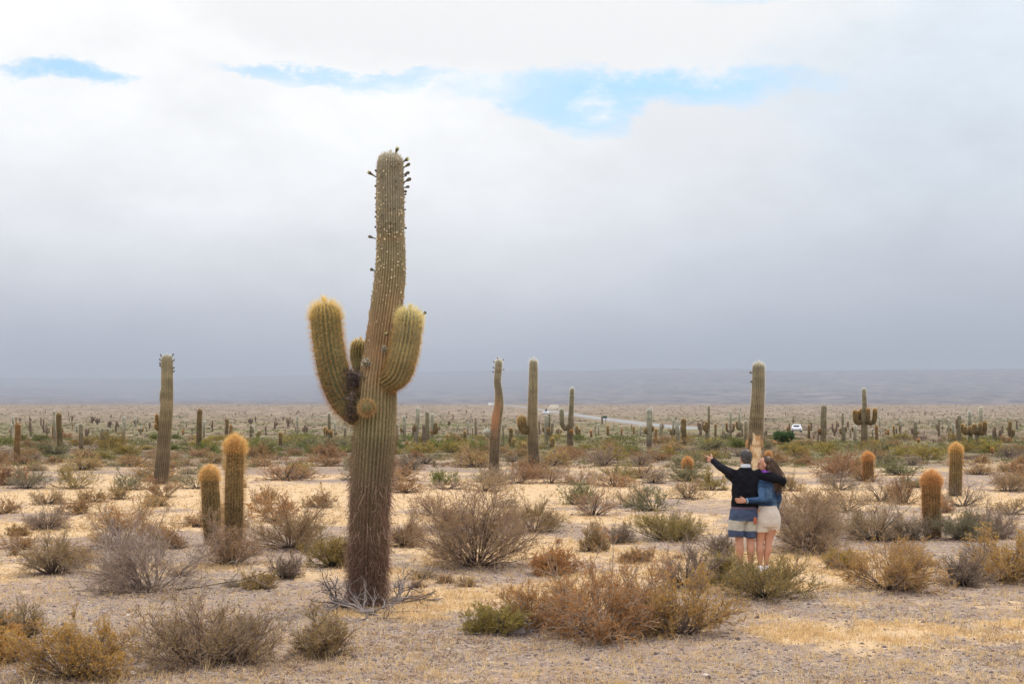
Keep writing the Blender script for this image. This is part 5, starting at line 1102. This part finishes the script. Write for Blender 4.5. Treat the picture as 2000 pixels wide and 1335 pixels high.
def litter():
    g = np.random.default_rng(31)
    # dry grass tufts
    n = 95000; x, y = screen_pts(n, 915, 1370, g, .75); gm = patches(x, y); keep = g.random(n) < np.clip(gm * (fbm(x * 1.6, y * 1.6, 88, 3) - .30) * 4, .12, 1) ; x, y = x[keep], y[keep]; n = len(x)
    per = 5; X = np.repeat(x, per) + g.normal(size=n * per) * .03; Y = np.repeat(y, per) + g.normal(size=n * per) * .03
    P = np.stack([X, Y, gz(X, Y) - .004], 1); m = len(X); D = nrm(g.normal(size=(m, 3)) * np.array([.45, .45, .2]) + np.array([0, 0, 1.0])); hgt = np.repeat(g.uniform(.02, .07, n) * (1 + 1.2 * (g.random(n) < .06)), per) * g.uniform(.6, 1.3, m)
    tint = np.repeat(g.random(n), per); c = lerp(np.tile((.58, .39, .19), (m, 1)), np.tile((.92, .69, .38), (m, 1)), tint) * g.uniform(.8, 1.15, (m, 1))
    G = Geo(); G.blades(P, D, hgt, .0028 + .00016 * Y, c * .9, c)
    o_ = obj('dry_grass', G.mesh('dry_grass', [M_GRASS]), None, 'stuff'); o_['label'] = 'short straw-yellow dry grass spread over the desert floor'; o_['category'] = 'grass'
    # pebbles
    n = 34000; x, y = screen_pts(n, 960, 1375, g, .7); gm = patches(x, y); keep = g.random(n) < np.clip(1.15 - gm, .12, 1); x, y = x[keep], y[keep]; n = len(x)
    r = np.clip(g.lognormal(-4.85, .50, n), .004, .045) * (1 + .01 * y); dirs = np.array([(1, 0, 0), (0, 1, 0), (-1, 0, 0), (0, -1, 0), (0, 0, 1), (0, 0, -1)], float)
    V = dirs[None] * r[:, None, None] * g.uniform(.6, 1.2, (n, 6, 1)) * np.array([1.15, 1.15, .6]); a = g.uniform(0, 6.28, n); ca, sa = np.cos(a)[:, None], np.sin(a)[:, None]
    V = np.stack([V[..., 0] * ca - V[..., 1] * sa, V[..., 0] * sa + V[..., 1] * ca, V[..., 2]], -1); V += np.stack([x, y, gz(x, y) + r * .15], 1)[:, None]
    tt = np.array([(0, 1, 4), (1, 2, 4), (2, 3, 4), (3, 0, 4), (1, 0, 5), (2, 1, 5), (3, 2, 5), (0, 3, 5)]); T = (np.arange(n)[:, None, None] * 6 + tt[None]).reshape(-1, 3)
    k = g.random(n); c = lerp(np.tile((.085, .06, .06), (n, 1)), np.tile((.34, .26, .22), (n, 1)), k); c[k > .93] = (.55, .45, .36)
    G = Geo(); G.add(V.reshape(-1, 3), np.repeat(c, 6, 0), T=T)
    o_ = obj('gravel', G.mesh('gravel', [M_STONE]), None, 'stuff'); o_['label'] = 'dark and pale pebbles strewn over the bare soil'; o_['category'] = 'gravel'
    # small twiggy litter
    n = 2600; x, y = screen_pts(n, 940, 1365, g, .8); per = 9; X = np.repeat(x, per) + g.normal(size=n * per) * .05; Y = np.repeat(y, per) + g.normal(size=n * per) * .05
    keep = np.repeat(fbm(x / 2, y / 2, 61, 3) > .5, per); X, Y = X[keep], Y[keep]; m = len(X)
    P = np.stack([X, Y, gz(X, Y)], 1); D = nrm(g.normal(size=(m, 3)) * np.array([.9, .9, .3]) + np.array([0, 0, .55])); c = lerp(np.tile((.22, .15, .12), (m, 1)), np.tile((.45, .30, .17), (m, 1)), g.random(m))
    G = Geo(); G.blades(P, D, g.uniform(.04, .14, m), np.full(m, .003) + .0001 * Y, c, c)
    o_ = obj('twig_litter', G.mesh('twig_litter', [M_TWIG]), None, 'stuff'); o_['label'] = 'small dead twigs and sprouts littering the ground'; o_['category'] = 'twigs'
    # far scrub: clumps of the plain, too many to count
    n = 21000; py = 789.5 + 92 * g.random(n) ** 1.15; px = g.uniform(-150, 2150, n); dd = _sd_
    lut_y = np.array([792, 794, 797, 800, 805, 810, 815, 820, 825, 830, 835, 840, 845, 850, 855, 860, 865, 870, 880, 890], float)
    zc = np.interp(dd, _gd, _gz); yy = HY + F * (CH - zc) / dd; order = np.argsort(yy); dist = np.interp(py, yy[order], dd[order])
    dist = dist * g.uniform(.97, 1.03, n); x = (px - 1000) / F * dist
    cov = fbm(px / 28, py / 2.6, 91, 3); keep = cov > .40; 
    keep &= ~((np.abs(py - np.interp(px, [940, 1000, 1040, 1090, 1130, 1170, 1210, 1255, 1300, 1360, 1450, 1560, 2200], [788, 792, 797.5, 805, 811, 817, 822, 828, 832.5, 837.5, 842.5, 846.5, 858])) < 6) & (px > 940) & (px < 1480))
    x, dist, px, py = x[keep], dist[keep], px[keep], py[keep]; n = len(x)
    s = dist / F; w = g.uniform(3, 8, n) * s * np.clip((py - 770) / 60, .5, 1.5); h = np.minimum(g.uniform(.9, 2.6, n) * s * np.clip((py - 775) / 40, .45, 1.4), 2.2)
    per = 14; X = np.repeat(x, per) + g.normal(size=n * per) * np.repeat(w, per) * .32; Y = np.repeat(dist, per) + g.normal(size=n * per) * np.repeat(w, per) * .3
    hh = np.repeat(h, per) * g.uniform(.4, 1.2, n * per); P = np.stack([X, Y, gz(X, Y) - .03], 1); m = len(X)
    D = nrm(g.normal(size=(m, 3)) * np.array([.8, .5, .2]) + np.array([0, 0, 1.0]))
    gn = fbm(px / 120, py / 7, 93, 3); gz_ = np.exp(-((py - 838) / 26) ** 2)
    isg = g.random(n) < np.clip((gn - .36) * 4.0, 0, 1) * np.clip(.35 + gz_, 0, 1)
    base = np.where(isg[:, None], lerp(np.tile((.10, .12, .04), (n, 1)), np.tile((.20, .21, .07), (n, 1)), g.random(n)), lerp(np.tile((.12, .085, .062), (n, 1)), np.tile((.29, .21, .145), (n, 1)), g.random(n)))
    c = np.repeat(base, per, 0) * g.uniform(.75, 1.25, (m, 1))
    G = Geo(); G.blades(P, D, hh, np.repeat(w, per) * .10, c, c * 1.05)
    o_ = obj('desert_scrub', G.mesh('desert_scrub', [M_TWIG]), None, 'stuff'); o_['label'] = 'low brown and green scrub dotting the plain to the horizon'; o_['category'] = 'scrub'
litter()
# ------------------------------------------------------------------ the couple
M_BODY = vmat('skin', 0.55, 0, 45, 0.07, 0.05, 0.3); M_KNIT = vmat('black_knit', 0.95, 0, 160, 0.35, 0.5, 0.1); M_CLOTH = vmat('cotton', 0.9, 0, 110, 0.14, 0.35, 0.15)
M_DENIM = vmat('denim', 0.9, 0, 60, 0.35, 0.4, 0.15); M_HAIR = vmat('hair', 0.5, 0.0, 0, spec=0.35); M_SHOE = vmat('shoe', 0.6, 0, 30, 0.1)
def ring_grid(G, rings, col=(1, 1, 1)):
    """rings (m,k,3) closed at both ends"""
    m, k = rings.shape[:2]; V = np.concatenate([rings.reshape(-1, 3), [rings[0].mean(0)], [rings[-1].mean(0)]])
    i = np.arange(m - 1)[:, None] * k; j = np.arange(k)[None]; Q = np.stack([i + j, i + (j + 1) % k, i + k + (j + 1) % k, i + k + j], -1).reshape(-1, 4)
    a = np.arange(k); b = (a + 1) % k; T = np.concatenate([np.stack([np.full(k, m * k), b, a], 1), np.stack([np.full(k, m * k + 1), (m - 1) * k + a, (m - 1) * k + b], 1)])
    G.add(V, col, Q=Q, T=T)
def ellipsoid(G, c, r, M=None, k=18, m=12):
    ph = np.linspace(.04, math.pi - .04, m)[:, None]; th = np.linspace(0, 2 * math.pi, k, endpoint=False)[None]
    P = np.stack([np.sin(ph) * np.cos(th) * r[0], np.sin(ph) * np.sin(th) * r[1], -np.cos(ph) * r[2] + 0 * th], -1)
    if M is not None: P = P @ np.asarray(M).T
    ring_grid(G, P + np.array(c))
def capsule(G, p0, p1, r0, r1, k=14, caps=True):
    p0 = np.array(p0, float); p1 = np.array(p1, float); d = p1 - p0; L_ = np.linalg.norm(d); d /= L_
    u = np.cross(d, (0, 0, 1) if abs(d[2]) < .9 else (1, 0, 0)); u /= np.linalg.norm(u); v = np.cross(d, u)
    t = []; 
    if caps: t += [(-math.cos(a) * r0, math.sin(a) * r0) for a in np.linspace(.15, math.pi / 2, 5)]
    else: t += [(0, r0)]
    t += [(L_ * f, r0 + (r1 - r0) * f) for f in (.33, .66)]
    if caps: t += [(L_ + math.cos(a) * r1, math.sin(a) * r1) for a in np.linspace(math.pi / 2, .15, 5)]
    else: t += [(L_, r1)]
    th = np.linspace(0, 2 * math.pi, k, endpoint=False)
    ring_grid(G, np.array([p0 + d * a + (np.cos(th)[:, None] * u + np.sin(th)[:, None] * v) * r for a, r in t]))
def chain(G, pts, rs):
    for i in range(len(pts) - 1): capsule(G, pts[i], pts[i + 1], rs[i], rs[i + 1])
def zloft(G, secs, k=26, sub=5):
    S = np.array(secs, float); n = len(S); t = np.linspace(0, n - 1, (n - 1) * sub + 1); S = np.stack([np.interp(t, np.arange(n), S[:, q]) for q in range(5)], 1)
    for _ in range(3): S[1:-1, 1:] = (S[:-2, 1:] + 2 * S[1:-1, 1:] + S[2:, 1:]) / 4
    th = np.linspace(0, 2 * math.pi, k, endpoint=False)
    ring_grid(G, np.array([np.stack([cx + a * np.sign(np.cos(th)) * np.abs(np.cos(th)) ** .85, cy + b * np.sign(np.sin(th)) * np.abs(np.sin(th)) ** .85, np.full(k, z)], 1) for z, cx, cy, a, b in S]))
def remesh(G, voxel, name, mat, colf, parent, smooth=3, wr=0.0, wrs=14, wseed=3, kind=None):
    me = G.mesh('tmp', mat); o_ = bpy.data.objects.new('tmp', me); COL.objects.link(o_)
    md = o_.modifiers.new('r', 'REMESH'); md.mode = 'VOXEL'; md.voxel_size = voxel
    ms_ = o_.modifiers.new('s', 'SMOOTH'); ms_.iterations = smooth; ms_.factor = .5
    dg = bpy.context.evaluated_depsgraph_get(); out = bpy.data.meshes.new_from_object(o_.evaluated_get(dg), depsgraph=dg)
    bpy.data.objects.remove(o_); bpy.data.meshes.remove(me)
    n = len(out.vertices); V = np.empty(n * 3, np.float32); out.vertices.foreach_get('co', V); V = V.reshape(-1, 3).astype(float)
    if wr:
        Nn = np.empty(n * 3, np.float32); out.vertices.foreach_get('normal', Nn); Nn = Nn.reshape(-1, 3)
        q = vnoise3(V * np.array([wrs, wrs, wrs * .6]), wseed) * .65 + vnoise3(V * wrs * 2.3 + 9, wseed + 1) * .35
        V = V + Nn * ((np.abs(q - .5) * 2)[:, None] * -1 + .35) * wr; out.vertices.foreach_set('co', V.astype(np.float32).ravel())
    out.polygons.foreach_set('use_smooth', np.ones(len(out.polygons), bool))
    if 'Col' in out.color_attributes: out.color_attributes.remove(out.color_attributes['Col'])
    at = out.color_attributes.new('Col', 'FLOAT_COLOR', 'POINT'); C = np.clip(colf(V), 0, 1)
    at.data.foreach_set('color', np.concatenate([C, np.ones((n, 1))], 1).astype(np.float32).ravel())
    out.materials.clear(); out.materials.append(mat); out.name = name; out.update()
    return obj(name, out, parent, kind)
def hand(G, w, d, nrm_, th, curls, sc=1.0, thumb=.55):
    """palm from the wrist w along d; nrm_ palm normal; th thumb side; four unequal fingers and a thumb"""
    w = np.array(w, float); d = nrm(np.array(d, float)); pn = np.array(nrm_, float); pn = nrm(pn - d * np.dot(pn, d)); th = nrm(np.array(th, float) - d * np.dot(th, d) - pn * np.dot(th, pn))
    capsule(G, w - d * .03, w + d * .015, .026 * sc, .024 * sc)
    for o_ in (-.028, -.010, .010, .028): capsule(G, w + d * .018 * sc + th * o_ * .7 * sc, w + (d * .085 + th * o_) * sc, .0145 * sc, .0120 * sc)
    for o_, ln, cu in zip((.030, .0105, -.0095, -.0285), (.072, .080, .074, .058), curls):
        p = w + (d * .088 + th * o_) * sc; a = 0; sp_ = th * o_ * 1.6
        for seg, (f, r0, r1) in enumerate(((.45, .0098, .0092), (.32, .0092, .0085), (.23, .0085, .0070))):
            a += cu * (.9, 1.25, .9)[seg]; q = nrm(d * math.cos(a) + pn * math.sin(a) + sp_); p2 = p + q * ln * f * sc; capsule(G, p, p2, r0 * sc, r1 * sc, k=10); p = p2
    p = w + (d * .028 + th * .026) * sc; q = nrm(d * .75 + th * thumb + pn * .35); p2 = p + q * .040 * sc; capsule(G, p, p2, .0125 * sc, .0105 * sc, k=10); q2 = nrm(q + d * .5); p3 = p2 + q2 * .030 * sc; capsule(G, p2, p3, .0105 * sc, .0085 * sc, k=10)
def headpts(yaw, tilt, c):
    M = np.array([[math.cos(yaw), -math.sin(yaw), 0], [math.sin(yaw), math.cos(yaw), 0], [0, 0, 1]]) @ np.array([[1, 0, 0], [0, math.cos(tilt), -math.sin(tilt)], [0, math.sin(tilt), math.cos(tilt)]])
    return M, (lambda p: M @ np.array(p, float) + np.array(c))
def head(G, M, T, k=1.0):
    ellipsoid(G, T((0, -.008, .030)), np.array((.074, .092, .088)) * k, M); ellipsoid(G, T((0, .026, -.022)), np.array((.060, .066, .092)) * k, M)
    ellipsoid(G, T((0, .050, -.083)), np.array((.034, .034, .030)) * k, M); ellipsoid(G, T((0, .015, -.06)), np.array((.052, .055, .05)) * k, M)
    capsule(G, T((0, .082, .022)), T((0, .104, -.018)), .0075, .0125); ellipsoid(G, T((0, .087, -.052)), (.022, .011, .0065), M); ellipsoid(G, T((0, .085, -.065)), (.019, .011, .006), M)
    ellipsoid(G, T((0, .074, .038)), (.05, .018, .011), M)
    for s_ in (-1, 1): ellipsoid(G, T((s_ * .074, -.006, -.005)), (.010, .020, .031), M)
def face_bits(T, M, parent, brow):
    for s_ in (-1, 1):
        G = Geo(); ellipsoid(G, T((s_ * .029, .082, .016)), (.0125, .008, .0085), M); e = obj('eye', G.mesh('eye', M_PLAIN, True), parent); 
        for q in G.C: q[:] = 0
        at = e.data.color_attributes['Col']; n = len(e.data.vertices); at.data.foreach_set('color', np.tile((.10, .07, .05, 1), n).astype(np.float32))
        G = Geo(); capsule(G, T((s_ * .014, .092, .036)), T((s_ * .045, .080, .038)), .0035, .0025); 
        for q in G.C: q[:] = brow
        obj('eyebrow', G.mesh('eyebrow', M_HAIR, True), parent)
    G = Geo(); ellipsoid(G, T((0, .091, -.0585)), (.023, .010, .0085), M)
    for q in G.C: q[:] = (.42, .13, .11)
    obj('mouth', G.mesh('mouth', M_BODY, True), parent)

def people():
    foot = ground_at(1456, 1117); s = foot[1] / F
    SK = np.array((.52, .265, .175))
    def skin(V):
        n = vnoise3(V * 14, 4)[:, None]; red = np.clip((.62 - V[:, 2:3]) * 1.2, 0, 1) * .15
        return SK * (.90 + .2 * n) * np.array([1, 1 - .1, 1 - .1]) ** (red * 3)
    # ---- man
    man = empty('person', foot); tag(man, 'man in black sweater and striped shorts seen from behind, pointing left, arm round the woman', 'person')
    G = Geo(); M, T = headpts(.30, .0, (0.0, .01, 1.685)); head(G, M, T, 1.02)
    capsule(G, (0, 0, 1.62), (0, -.03, 1.47), .058, .066)
    zloft(G, [(.93, -.01, 0, .155, .10), (1.1, 0, 0, .15, .095), (1.3, 0, 0, .17, .10), (1.42, 0, 0, .17, .09), (1.50, 0, -.01, .10, .07)])
    Ls, Le, Lw = (-.185, -.01, 1.45), (-.325, .18, 1.530), (-.420, .43, 1.632); Rs, Re, Rw = (.185, -.03, 1.45), (.505, -.205, 1.365), (.545, .03, 1.285)
    chain(G, [Ls, Le, Lw], [.045, .036, .025]); chain(G, [Rs, Re, Rw], [.045, .036, .025])
    hand(G, Lw, (-.60, .72, .20), (.75, .55, -.1), (0, 0, 1), (.02, 1.35, 1.4, 1.45), 1.12, .9)
    hand(G, Rw, (-.10, .95, -.2), (-1, 0, 0), (0, 0, 1), (.35, .4, .45, .5), 1.05)
    for x0, x1, x2 in ((-.105, -.090, -.080), (.085, .075, .075)):
        zloft(G, [(.93, x0, 0, .085, .09), (.72, x0 * .98, 0, .080, .085), (.56, x1, .005, .066, .068), (.50, x1, .008, .060, .064), (.44, x1, -.004, .056, .060), (.35, x1, -.014, .061, .066), (.25, x2, -.006, .048, .052), (.13, x2, 0, .036, .040), (.08, x2, .01, .038, .046)])
        ellipsoid(G, (x2, .05, .045), (.042, .12, .036))
    remesh(G, .0055, 'body', M_BODY, skin, man, 3)
    face_bits(T, M, man, (.09, .08, .07))
    G = Geo(); ellipsoid(G, T((0, -.022, .045)), (.083, .094, .088), M); ellipsoid(G, T((0, -.050, -.020)), (.074, .062, .072), M); ellipsoid(G, T((0, .03, .092)), (.055, .055, .032), M)
    hr = remesh(G, .006, 'hair', M_HAIR, lambda V: lerp(np.tile((.05, .042, .038), (len(V), 1)), np.tile((.19, .17, .155), (len(V), 1)), np.clip((vnoise3(V * np.array([130, 130, 40]), 8) - .3) * 1.6, 0, 1) * np.clip(.55 + (V[:, 2] - 1.66) * -4, .25, 1)), man, 2, wr=.006, wrs=60)
    g = np.random.default_rng(3); n = 2600; D = nrm(g.normal(size=(n, 3)) * np.array([1, 1, .8]) + np.array([0, -.7, .15])); P = np.array([M @ (np.array((0, -.022, .036)) + q * np.array((.083, .096, .094))) for q in D]) + np.array((0, .01, 1.685))
    DD = nrm((M @ (D * .5 + np.array([0, -.25, -.8])).T).T + g.normal(size=(n, 3)) * .3); c = lerp(np.tile((.045, .038, .034), (n, 1)), np.tile((.33, .30, .27), (n, 1)), g.random(n) ** 1.5)
    G = Geo(); G.blades(P, DD, g.uniform(.014, .03, n), .0013 * np.ones(n), c, c); obj('hair_strands', G.mesh('hair_strands', M_HAIR), hr, 'stuff')
    G = Geo(); zloft(G, [(.955, -.01, -.005, .197, .122), (1.0, -.008, -.005, .200, .126), (1.12, 0, -.005, .196, .126), (1.25, 0, -.008, .206, .130), (1.38, 0, -.01, .216, .126), (1.45, 0, -.01, .198, .112), (1.505, 0, -.015, .125, .088), (1.545, 0, -.018, .078, .074)])
    chain(G, [Ls, Le, (-.414, .415, 1.626)], [.068, .054, .042]); chain(G, [(-.12, -.01, 1.43), Ls], [.085, .072]); chain(G, [Rs, (.35, -.135, 1.415), Re, (.540, .01, 1.292)], [.074, .066, .060, .042]); chain(G, [(.12, -.02, 1.43), Rs], [.085, .076])
    capsule(G, (-.15, -.01, 1.34), (-.24, .06, 1.44), .06, .055)
    def knit(V): 
        n_ = vnoise3(V * 20, 6)[:, None]; rim = np.clip((V[:, 2:3] - .985) * -60, 0, 1); return np.array((.010, .010, .014)) * (.7 + .9 * n_) + rim * .003
    remesh(G, .009, 'sweater', M_KNIT, knit, man, 3, wr=.024, wrs=9)
    G = Geo(); th = np.linspace(0, 2 * np.pi, 28, endpoint=False)
    ring_grid(G, np.array([np.stack([np.cos(th) * a, np.sin(th) * a * 1.0 - .018, np.full(28, z) - .012 * np.sin(th)], 1) for z, a in ((1.530, .074), (1.555, .074), (1.580, .069), (1.592, .066), (1.590, .060), (1.55, .058))]))
    for q in G.C: q[:] = (.62, .65, .72)
    obj('shirt_collar', G.mesh('shirt_collar', M_CLOTH, True), man)
    G = Geo(); zloft(G, [(.935, -.02, -.01, .200, .128), (.955, -.02, -.01, .196, .126), (.972, -.02, -.01, .192, .123)])
    for q in G.C: q[:] = (.13, .10, .14)
    obj('shirt_hem', G.mesh('shirt_hem', M_CLOTH, True), man)
    G = Geo(); zloft(G, [(.955, -.02, -.005, .190, .120), (.90, -.025, -.01, .205, .135), (.82, -.03, -.01, .208, .138), (.76, -.03, -.01, .20, .130)])
    zloft(G, [(.86, -.125, -.01, .110, .120), (.75, -.132, -.008, .120, .120), (.62, -.135, -.004, .120, .112), (.528, -.132, 0, .116, .108)]); zloft(G, [(.86, .085, -.01, .098, .118), (.75, .085, -.008, .096, .114), (.62, .074, -.004, .088, .105), (.512, .070, 0, .082, .100)])
    def stripe(V):
        n_ = vnoise3(V * 18, 2)[:, None]; off = np.where(V[:, 0:1] > -.02, -.015, 0) + .006 * np.sin(V[:, 0:1] * 20); z = V[:, 2:3] - off
        navy = np.array((.065, .088, .155)) * (.8 + .5 * n_); cream = np.array((.50, .475, .41)) * (.9 + .2 * n_); f = np.clip((z - .625) * 150, 0, 1) * np.clip((.775 - z) * 150, 0, 1); return navy * (1 - f) + cream * f
    remesh(G, .0085, 'shorts', M_CLOTH, stripe, man, 3, wr=.014, wrs=12, wseed=12)
    for x2 in (-.08, .075):
        G = Geo(); ellipsoid(G, (x2, .055, .042), (.050, .145, .045)); ellipsoid(G, (x2, -.03, .07), (.048, .055, .055)); G.box((x2, .05, .014), (.095, .28, .028), (1, 1, 1))
        remesh(G, .008, 'shoe', M_SHOE, lambda V: np.where(V[:, 2:3] < .03, np.array((.5, .46, .4)), np.array((.20, .15, .11))), man, 2)
    # ---- woman
    wo = empty('person', foot); tag(wo, 'woman with long brown hair, denim jacket and cream shorts, arm round the man\'s back', 'person')
    G = Geo(); M, T = headpts(1.42, -.05, (.275, -.02, 1.585)); head(G, M, T, .96)
    capsule(G, (.30, -.02, 1.53), (.325, -.01, 1.38), .048, .055)
    zloft(G, [(.93, .32, 0, .150, .105), (1.05, .315, 0, .115, .085), (1.2, .325, 0, .125, .09), (1.33, .33, 0, .135, .09), (1.41, .33, -.01, .08, .065)])
    ls, le, lw = (.215, -.03, 1.345), (.225, -.205, 1.075), (-.02, -.185, 1.068); rs, re, rw = (.455, 0, 1.345), (.485, -.02, 1.09), (.465, .12, .92)
    chain(G, [ls, le, lw], [.040, .032, .022]); chain(G, [rs, re, rw], [.040, .032, .022])
    hand(G, lw, (-1, .06, .02), (0, 1, 0), (0, 0, 1), (.14, .18, .22, .28), .98, .55); hand(G, rw, (-.05, .35, -1), (-1, 0, 0), (0, 1, 0), (.3, .35, .4, .4), .92)
    for x0, x1, x2 in ((.225, .210, .215), (.395, .335, .310)):
        zloft(G, [(.93, x0, 0, .09, .10), (.75, x0 - .01, 0, .086, .092), (.60, (x0 + x1) / 2 + .01, .004, .078, .082), (.48, x1 + .008, .006, .058, .060), (.42, x1 + .004, -.004, .052, .056), (.33, x1, -.014, .057, .062), (.24, x2, -.006, .044, .049), (.13, x2, 0, .033, .037), (.08, x2, .01, .035, .042)])
        ellipsoid(G, (x2, .05, .040), (.036, .105, .032))
    remesh(G, .0055, 'body', M_BODY, skin, wo, 3)
    face_bits(T, M, wo, (.06, .035, .02))
    def denim(V):
        n_ = vnoise3(V * np.array([9, 9, 6]), 16)[:, None]; n2 = vnoise3(V * 34, 17)[:, None]; c = lerp(np.tile((.020, .045, .105), (len(V), 1)), np.tile((.105, .19, .32), (len(V), 1)), np.clip((n_[:, 0] - .3) * 2, 0, 1)) * (.75 + .5 * n2)
        seam = np.exp(-((V[:, 2] - 1.275) / .006) ** 2) + np.exp(-((np.abs(V[:, 0] - .33) - .055) / .004) ** 2) * (V[:, 2] < 1.27) * (V[:, 2] > 1.04) * (V[:, 1] < -.03) * (V[:, 0] > .26) + np.exp(-((V[:, 2] - 1.035) / .005) ** 2)
        return c * (1 - .6 * np.clip(seam, 0, 1))[:, None]
    G = Geo(); zloft(G, [(.985, .318, -.005, .150, .108), (1.035, .315, -.005, .146, .106), (1.06, .318, -.005, .150, .110), (1.2, .328, -.008, .158, .118), (1.32, .335, -.008, .165, .112), (1.385, .335, -.01, .135, .09), (1.43, .33, -.012, .075, .066)])
    chain(G, [ls, le, (.005, -.185, 1.068)], [.062, .056, .038]); chain(G, [(.26, -.02, 1.32), ls], [.075, .065]); chain(G, [rs, re, (.468, .10, .94)], [.060, .050, .038]); chain(G, [(.40, -.01, 1.32), rs], [.07, .062])
    remesh(G, .008, 'denim_jacket', M_DENIM, denim, wo, 3, wr=.014, wrs=15, wseed=21)
    G = Geo(); capsule(G, (.010, -.185, 1.068), (-.018, -.185, 1.068), .040, .041, caps=False)
    for q in G.C: q[:] = (.30, .40, .50)
    obj('jacket_cuff', G.mesh('jacket_cuff', M_DENIM, True), wo)
    G = Geo(); zloft(G, [(1.0, .317, -.003, .138, .100), (.95, .320, -.005, .150, .112), (.86, .325, -.012, .178, .135), (.76, .328, -.012, .190, .140), (.68, .325, -.008, .188, .132)])
    zloft(G, [(.78, .245, -.008, .105, .122), (.60, .238, 0, .103, .108)]); zloft(G, [(.78, .405, -.008, .105, .122), (.635, .410, 0, .100, .108)])
    remesh(G, .0085, 'cream_shorts', M_CLOTH, lambda V: np.array((.66, .58, .50)) * (.9 + .2 * vnoise3(V * 12, 5)[:, None]), wo, 3, wr=.011, wrs=10, wseed=31)
    G = Geo()
    for a in np.linspace(0, 6.28, 12, endpoint=False): ellipsoid(G, (.312 + .078 * math.cos(a), -.035 + .078 * math.sin(a), 1.462 + .015 * math.sin(a * 2)), (.034, .034, .038))
    remesh(G, .008, 'purple_scarf', M_CLOTH, lambda V: np.array((.19, .05, .33)) * (.7 + .7 * vnoise3(V * 30, 5)[:, None]), wo, 2, wr=.012, wrs=26)
    for x2 in (.215, .310):
        G = Geo(); ellipsoid(G, (x2, .05, .040), (.043, .128, .042)); ellipsoid(G, (x2, -.03, .06), (.042, .048, .048)); G.box((x2, .045, .014), (.085, .25, .028), (1, 1, 1))
        remesh(G, .008, 'shoe', M_SHOE, lambda V: np.tile((.72, .70, .70), (len(V), 1)), wo, 2)
    # hair: a cap and long locks blown back over her right shoulder
    G = Geo(); ellipsoid(G, T((0, -.046, .052)), (.081, .080, .078), M); ellipsoid(G, T((0, -.075, -.010)), (.074, .048, .078), M)
    chain(G, [(.37, -.045, 1.60), (.42, -.075, 1.50), (.455, -.105, 1.40), (.475, -.12, 1.30), (.455, -.115, 1.22)], [.054, .056, .054, .044, .028]); chain(G, [(.34, -.06, 1.55), (.385, -.09, 1.43), (.41, -.115, 1.33)], [.06, .055, .035])
    def hc(V): return lerp(np.tile((.040, .022, .014), (len(V), 1)), np.tile((.15, .085, .045), (len(V), 1)), np.clip((vnoise3(V * np.array([70, 70, 14]), 9) - .35) * 1.8, 0, 1) * np.clip((V[:, 2] - 1.2) * 2.4, .15, 1))
    hw_ = remesh(G, .007, 'long_hair', M_HAIR, hc, wo, 2, wr=.012, wrs=34)
    n = 900; g = np.random.default_rng(6); k = 9; c0 = np.array((.275, -.02, 1.585)); D = nrm(g.normal(size=(n, 3)) * .8 + np.array([1.3, -.5, .9])); D = D[(D[:, 0] > .05) | (D[:, 2] > .75)]; n = len(D); st = c0 + (M @ (np.array((0, -.02, .048)))) + D * np.array((.098, .085, .088))
    way = [np.array(q) for q in ((.375, -.06, 1.60), (.42, -.085, 1.51), (.46, -.115, 1.41), (.485, -.13, 1.31), (.47, -.125, 1.22))]
    off = g.normal(size=(n, 3)) * np.array([.022, .016, .018]); endf = g.uniform(.55, 1.1, n); PL = []
    for q in range(k):
        f = q / (k - 1) * endf * 5; i = np.clip(f.astype(int), 0, 5); fr = (f - i)[:, None]; nodes = [None] * 7
        A_ = np.where((i == 0)[:, None], st, 0); B_ = 0
        W_ = np.array([way[0]] + way + [way[-1] + (way[-1] - way[-2])]); a_ = np.where((i == 0)[:, None], st, W_[np.clip(i, 1, 6)] + off * (1 + .25 * i[:, None])); b_ = W_[np.clip(i + 1, 1, 6)] + off * (1 + .25 * (i + 1)[:, None]); PL.append(a_ * (1 - fr) + b_ * fr)
    PL = np.stack(PL, 1) + g.normal(size=(n, k, 3)) * .0035; c = lerp(np.tile((.045, .026, .017), (n, 1)), np.tile((.24, .14, .08), (n, 1)), g.random(n) ** 1.6)[:, None] * np.ones((1, k, 1))
    G = Geo(); G.ribbons(PL, np.linspace(.0022, .0010, k), c); obj('hair_strands', G.mesh('hair_strands', M_HAIR), hw_, 'stuff')
    # small oval thing of unknown kind between them at hip height
    G = Geo(); ellipsoid(G, (.118, -.155, .775), (.030, .014, .058))
    for q in G.C: q[:] = (.40, .13, .075)
    o_ = obj('oval_object', G.mesh('oval_object', M_SHOE, True), None, loc=foot); tag(o_, 'small reddish-brown oval object at the right edge of the man\'s shorts', 'oval_object')
people()
